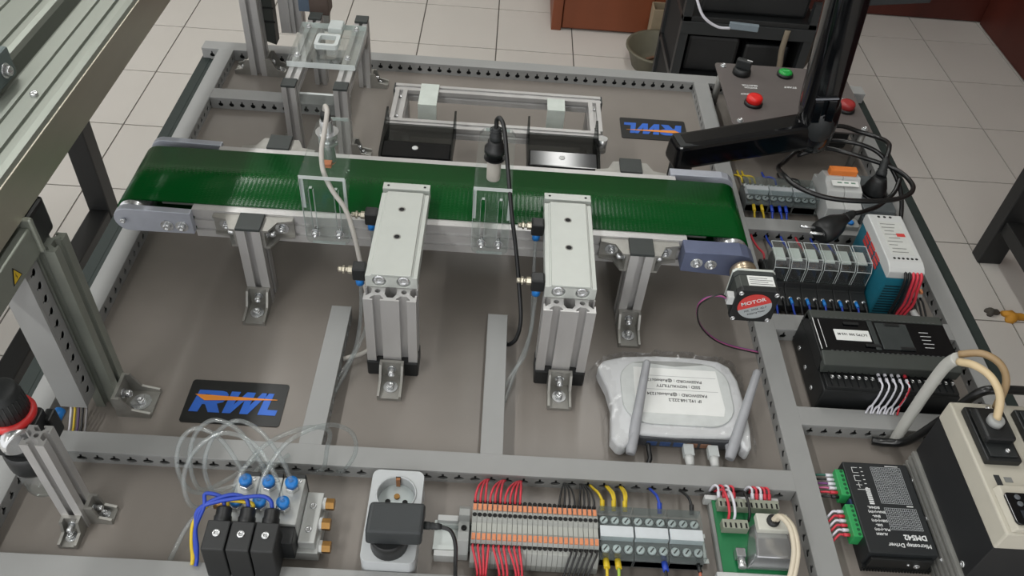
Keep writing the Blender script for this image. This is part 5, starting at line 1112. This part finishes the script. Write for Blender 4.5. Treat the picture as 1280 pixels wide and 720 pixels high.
for k in range(3):
    x0 = -.2520+.0242*k; x1 = x0+.0234; xc = (x0+x1)/2
    v_ = B().box(x0, x1, .4370, .4920, .0200, .0560).part('valve_body', vml, vm, .001)
    B().box(x0+.001, x1-.001, .4920, .4985, .0200, .0540).part('valve_end', black_s, v_, .001)
    bolt(B(), (xc+.006, .4880, .0560), (0,0,1), .0024, .001).part('screw', steel, v_)
    for y, xx in ((.4800, xc), (.4560, xc-.004)):
        B().cyl((xx,y,.0560),(xx,y,.0615), .0078, n=6, sm=False).part('fitting_hex', steel, v_, .0006)
        B().lathe([(.0058,.0615),(.0058,.0640),(.0068,.0645),(.0068,.0685),(.0030,.0690)], (xx,y,0), n=16).part('fitting_ring', blue_p, v_)
        tubes_up.append((xx, y))
    B().box(x0+.0005, x1-.0005, .4180, .4370, .0200, .0520).part('pilot_block', sol, v_, .001)
    x0 -= .010; x1 -= .010; xc -= .010
    s_ = B().hexa([(x0-.001,.3920,.024),(x1-.0015,.3920,.024),(x1-.0015,.4290,.024),(x0-.001,.4290,.024)], [(x0-.001,.3960,.074),(x1-.0015,.3960,.074),(x1-.0015,.4270,.076),(x0-.001,.4270,.076)]).part('solenoid', sol, vm, .0015)
    bolt(B(), (xc-.001, .4130, .0745), (0,0,1), .0040, .002).part('screw', steel, s_)
    B().lathe([(.0088,0),(.0088,.010),(.0078,.011),(.0078,.018),(.0060,.020)], (xc-.001, .4260, .0650), (0,.92,.40), 12).part('cable_gland', blackp, s_)
    text('220V', .0040, (xc-.002, .39545, .064), mat('dim_print', (84, 86, 86), .6), s_, ax=(V(1,0,0), V(0,.08,.997), V(0,-1,0)))
for k in range(3):
    xc = -.2503+.0242*k-.001
    wire([(xc,.4435,.0725),(xc-.004,.4510,.0790),(xc-.020,.4520,.0820),(-.270-.001*k,.4400,.0780),(-.278,.4260,.060),(-.279+.001*k,.4150,.042),(-.278,.4090,.0290),(-.278,.402,.0250)], .0021, blue_w, 'solenoid_wire', 'blue lead arching from the %s solenoid counted from the regulator' % ORD[k], 'solenoid leads')
for k in range(2):
    xc = -.2500+.0242*k+.002
    wire([(xc,.4420,.0705),(xc-.003,.4490,.0740),(-.264,.4480,.0750),(-.280,.4320,.064),(-.2830,.4190,.046),(-.282-.001*k,.4110,.0300),(-.282,.403,.0252)], .0021, yellow_w, 'solenoid_wire', 'yellow lead arching from the %s solenoid counted from the regulator' % ORD[k], 'solenoid leads')
routes = [
 [(0,0,0),(-.010,.010,.020),(-.040,.030,.050),(-.075,.035,.062),(-.098,.020,.048),(-.100,-.004,.020),(-.085,-.012,-.020),(-.05,.004,-.040),(.005,.030,-.052),(.02,.048,-.055)],
 [(0,0,0),(-.012,.012,.026),(-.045,.036,.060),(-.085,.046,.068),(-.115,.034,.050),(-.124,.010,.014),(-.110,-.006,-.024),(-.08,.020,-.045),(-.05,.049,-.052),(-.04,.060,-.054)],
 [(0,0,0),(-.014,.014,.028),(-.050,.040,.056),(-.090,.048,.066),(-.125,.030,.046),(-.136,.004,.012),(-.120,-.012,-.022),(-.09,.010,-.042),(-.05,.046,-.054),(-.03,.060,-.056)],
 [(0,0,0),(.004,.014,.020),(.030,.040,.040),(.065,.058,.038),(.092,.064,.020),(.098,.062,-.010),(.090,.058,-.030),(.075,.062,-.040)],
 [(0,0,0),(.000,.016,.028),(.020,.045,.044),(.052,.062,.040),(.078,.066,.020),(.082,.064,-.008),(.074,.062,-.030),(.060,.068,-.040)],
 [(0,0,0),(-.012,.020,.030),(-.050,.052,.056),(-.100,.060,.064),(-.140,.040,.046),(-.154,.012,.016),(-.142,-.004,-.020),(-.11,.016,-.040),(-.07,.062,-.052),(-.06,.072,-.054)]]
order = [0, 3, 1, 4, 2, 5]
lab = ['rear fitting of the valve nearest the regulator', 'front fitting of the valve nearest the regulator', 'rear fitting of the middle valve', 'front fitting of the middle valve', 'rear fitting of the valve nearest the socket', 'front fitting of the valve nearest the socket']
for k, (xx, y) in enumerate(tubes_up):
    r_ = routes[order[k]]
    if k in (1, 3):
        o_ = .004*(k-2); pts = [(xx,y,.069),(xx+.003,y+.010,.090),(xx+.026,y+.042,.110+o_),(xx+.060,.526,.104+o_),(xx+.082,.540,.078),(xx+.082+o_,.536,.048),(xx+.074,.527,.024),(xx+.064,.5316,.011)]
    else: pts = [(xx+a*.66, y+b_*(.75 if i < len(r_)-3 else 1), max(.0272, .069+c*.78)) for i, (a, b_, c) in enumerate(r_)]
    wire(pts, .0024, tube_m, 'air_hose', 'clear air hose looping from the %s' % lab[k], 'clear air hoses', 8, 8, 'air hose')
wire([(-.2740,.4680,.0380),(-.285,.462,.036),(-.300,.446,.024),(-.310,.425,.0100),(-.313,.4080,.0070)], .0026, tube_m, 'supply_hose', 'clear hose running from the manifold inlet to the front duct', None, 8, 6, 'air hose')
for x0, xd, yt, nm in ((-.1440, -.1792, .714, 'logo-side'), (.0700, .0318, .714, 'router-side')):
    for k, y in enumerate((.724, .826)):
        if k == 0: p = [(x0-.0085,y,.126),(x0-.0085,y-.001,.105),(x0-.010,y-.012,.070),(x0-.016,.700,.035),(xd+.010,.690,.016),(xd+.0005,.670,.011)]
        else: p = [(x0-.0085,y,.126),(x0-.0080,y-.004,.100),(x0-.0070,.790,.060),(x0-.0080,.745,.032),(xd+.012,.690,.014),(xd+.0005,.645,.011)]
        wire(p, .0024, tube_m, 'cylinder_hose', 'clear hose from the %s fitting of the %s cylinder into the short duct' % ('front' if k == 0 else 'rear', nm), 'cylinder hoses', 8, 6, 'air hose')
# ------------------------------------------------------------------ things standing on the floor around the table
wood = mat('brown_wood', (122, 66, 40), .5, 0, .16, 5, 0, 300, .4, (1, 1, .12))
wc = thing('wooden_cabinet', 'brown wooden cabinet standing on the tiles behind the table', 'cabinet', (.55, 3.16, ZF))
B().box(.188, .226, 2.985, 3.31, ZF, .10).part('side_panel', wood, wc, .003); B().box(.90, .918, 2.985, 3.31, ZF, .10).part('side_panel', wood, wc, .003)
B().box(.228, .898, 3.000, 3.30, ZF+.004, .098).part('carcass', wood, wc, .002)
B().box(.230, .565, 2.990, 2.999, ZF+.012, .090).part('door', wood, wc, .002); B().box(.569, .896, 2.990, 2.999, ZF+.012, .090).part('door', wood, wc, .002)
B().box(.18, .925, 2.975, 3.31, .10, .125).part('top', wood, wc, .003)
tr = thing('junk_trolley', 'black steel trolley loaded with dark equipment behind the operator panel', 'trolley', (.64, 2.45, ZF))
X0, X1, Y0, Y1 = .53, .93, 2.32, 2.62
for x in (X0, X1-.025):
    for y in (Y0, Y1-.025): B().box(x, x+.025, y, y+.025, ZF, -.22).part('leg', black_s, tr)
for z in (-.50, -.30): B().box(X0, X1, Y0, Y1, z, z+.02).part('shelf', blackp, tr, .002)
B().box(X0, X1, Y0-.004, Y0, -.335, -.295).part('front_bar', black_s, tr, .002)
B().box(X0+.05, X1-.03, Y0+.03, Y1-.04, -.28, -.20).part('equipment_case', blackp, tr, .01)
B().box(X0+.04, X0+.20, Y0+.04, Y1-.06, -.48, -.36).part('equipment_case', blackp, tr, .01)
B().box(X0+.22, X1-.04, Y0+.05, Y1-.06, -.48, -.38).part('equipment_case', blackp, tr, .01)
B().box(X0+.01, X1-.01, Y1-.03, Y1-.025, ZF+.02, -.22).part('back_shade_sheet', black_h, tr); B().box(X0+.01, X0+.014, Y0+.03, Y1-.03, ZF+.02, -.30).part('side_shade_sheet', black_h, tr); B().box(X1-.014, X1-.01, Y0+.03, Y1-.03, ZF+.02, -.30).part('side_shade_sheet', black_h, tr)  # black sheets added to darken the inside of the trolley
for k, (x, y, z) in enumerate(((.10,.10,-.17),(.24,.14,-.18),(.33,.06,-.185),(.17,.20,-.16))):
    B().lathe([(.02,0),(.055,.01),(.06,.03),(.035,.05),(.008,.055)], (X0+x,Y0+y,z-.03), (.1*(k-1.5),.1,1), 10).part('cloth_bundle', black_s, tr)
wire([(.845,2.315,-.30),(.842,2.306,-.36),(.850,2.305,-.42),(.838,2.304,-.48),(.848,2.303,-.56)], .009, mat('hemp_rope', (118, 108, 92), .8), 'hanging_rope', 'frayed pale rope hanging down the front of the black trolley', None, 8, 5, 'rope')
ro = thing('white_lead', 'white cable with grey stick lying on the black trolley', 'cable', (.62, 2.27, -.28), None)
B().tube([(.545,2.42,-.195),(.530,2.34,-.196),(.540,2.29,-.194),(.570,2.258,-.245),(.615,2.252,-.272),(.655,2.254,-.276)], .004, 8).part('cord', white_w, ro)
B().obox((.695,2.258,-.270), (.042,.006,.010), rz=-.10).part('stick', mat('blue_grey_stick', (120, 132, 140), .5), ro, .002)
cp_ = B()
for k in range(7):
    x = .63+.018*k; y = 2.40+.012*((k*5)%3); cp_.hexa([(x,y,-.199),(x+.022,y+.004,-.199),(x+.020,y+.020,-.199),(x+.002,y+.018,-.199)], [(x+.003,y+.003,-.188),(x+.018,y+.004,-.184),(x+.017,y+.016,-.187),(x+.004,y+.015,-.182)])
cp_.solo('crumpled_paper', paper, 'crumpled white scrap lying on top of the black trolley', 'paper')
bs = thing('round_basin', 'shallow grey-green basin with scraps on the floor beside the black trolley', 'basin', (.575, 2.77, ZF))
olive = mat('olive_plastic', (96, 93, 78), .55, 0, .08, 20)
B().lathe([(.085,0),(.095,.004),(.118,.070),(.125,.072),(.125,.078),(.114,.078),(.090,.010),(.02,.008)], (.575,2.770,ZF), n=36).part('bowl', olive, bs)
for k in range(5): B().obox((.540+.018*k,2.74+.02*((k*2)%3),ZF+.022+.004*k), (.03,.006,.004), rz=.5*k).part('scrap', mat('scrap_brown', (112, 84, 66), .6), bs, .001)
cb_ = thing('open_carton', 'small open cardboard carton leaning behind the basin', 'carton', (.626, 2.936, ZF))
kraft = mat('kraft', (150, 136, 112), .7, 0, .08, 20)
B().box(.552, .700, 2.902, 2.908, ZF, ZF+.15).part('carton_side', kraft, cb_); B().box(.552, .556, 2.908, 2.97, ZF, ZF+.15).part('carton_side', kraft, cb_); B().box(.696, .700, 2.908, 2.97, ZF, ZF+.15).part('carton_side', kraft, cb_); B().box(.552, .700, 2.966, 2.97, ZF, ZF+.15).part('carton_side', kraft, cb_); B().box(.556, .696, 2.908, 2.966, ZF, ZF+.004).part('carton_bottom', kraft, cb_)
B().prism([(.74,2.64),(1.02,2.64),(1.30,3.10),(1.22,3.305),(.935,3.305),(.935,2.96),(.74,2.96)], ZF+.0005, ZF+.006, 'z').solo('floor_mat', mat('mat_olive', (60, 55, 47), .8, 0, .1, 12), 'dark olive mat on the floor beyond the operator panel', 'mat')
B().cyl((1.005,2.86,ZF+.020),(1.035,2.84,ZF+.020), .013, n=12).solo('small_spool', white_p, 'small white spool lying on the dark floor mat', 'spool')
# side tables at either hand
frame_b = mat('black_steel_tube', (30, 31, 31), .5, .1, .1, 14)
lt = thing('side_table', 'black tube-steel table frame beyond the gantry beam', 'table', (-1.0, 1.30, ZF))
def tubebar(p, a, b_, h): B().box(min(a[0],b_[0])-h*(a[0]==b_[0]), max(a[0],b_[0])+h*(a[0]==b_[0]), min(a[1],b_[1])-h*(a[1]==b_[1]), max(a[1],b_[1])+h*(a[1]==b_[1]), min(a[2],b_[2])-h*(a[2]==b_[2]), max(a[2],b_[2])+h*(a[2]==b_[2]))
ZR = -.50
B().box(-.950, -.900, 1.520, 1.565, ZF, .02).part('leg', frame_b, lt, .003); B().box(-1.55, -1.505, 1.520, 1.565, ZF, .02).part('leg', frame_b, lt, .003)
B().box(-.950, -.900, .60, .645, ZF, .02).part('leg', frame_b, lt, .003); B().box(-1.55, -1.505, .60, .645, ZF, .02).part('leg', frame_b, lt, .003)
B().box(-.948, -.902, .645, 1.520, ZR-.02, ZR+.02).part('rail', frame_b, lt, .003); B().box(-1.548, -1.507, .645, 1.520, ZR-.02, ZR+.02).part('rail', frame_b, lt, .003)
B().box(-1.58, -.955, .56, 1.60, .02, .045).part('table_top', mat('table_grey', (120, 122, 120), .5), lt, .003)
rt_ = thing('side_desk', 'black steel desk frame standing on the tiles beside the table', 'desk', (1.70, 1.60, ZF))
B().box(1.400, 1.468, 1.785, 1.830, ZF, .05).part('leg', frame_b, rt_, .003); B().box(1.400, 1.468, 1.00, 1.045, ZF, .05).part('leg', frame_b, rt_, .003)
B().box(1.88, 1.948, 1.785, 1.830, ZF, .05).part('leg', frame_b, rt_, .003); B().box(1.88, 1.948, 1.00, 1.045, ZF, .05).part('leg', frame_b, rt_, .003)
B().box(1.410, 1.458, 1.045, 1.785, -.585, -.545).part('rail', frame_b, rt_, .003); B().box(1.468, 1.88, 1.79, 1.826, -.585, -.545).part('rail', frame_b, rt_, .003)
B().box(1.46, 1.97, .98, 1.85, .05, .075).part('desk_top', mat('desk_brown', (96, 62, 46), .5), rt_, .003)
amber = mat('amber_cloth', (190, 134, 40), .7, 0, .12, 30)
def rag(x, y, s_, m, label, name, sy=1.0):
    b = B(); K = 14; random.seed(int(x*100)); ring = [[], []]
    vs = []; fs = []
    for h, sc in ((0, 1.), (.5, .9), (1., .55)):
        for k in range(K):
            t = 2*PI*k/K; r = s_*sc*(.75+.35*math.sin(3*t+x)+.12*random.random()); vs.append((x+r*math.cos(t), y+sy*r*math.sin(t), ZF+.0005+.014*h+.004*random.random()*h))
    for i in range(2):
        for k in range(K): fs.append((i*K+k, i*K+(k+1)%K, (i+1)*K+(k+1)%K, (i+1)*K+k))
    fs.append(list(range(K))[::-1]); fs.append([2*K+k for k in range(K)])
    b.add(vs, fs, True).solo(name, m, label, 'scrap')
rag(1.415, 1.570, .040, amber, 'crumpled amber scrap on the tiles near the side desk', 'amber_scrap', .55)
rag(1.470, 1.560, .020, blackp, 'black end of a scrap touching the amber one on the tiles', 'black_scrap', .8)
rag(1.360, 1.582, .022, mat('grey_scrap', (70, 66, 60), .8), 'small grey scrap lying on a tile joint', 'grey_scrap', .6)
rag(-1.052, 1.650, .040, amber, 'amber scrap on the tiles behind the black side table frame', 'amber_scrap', .6)
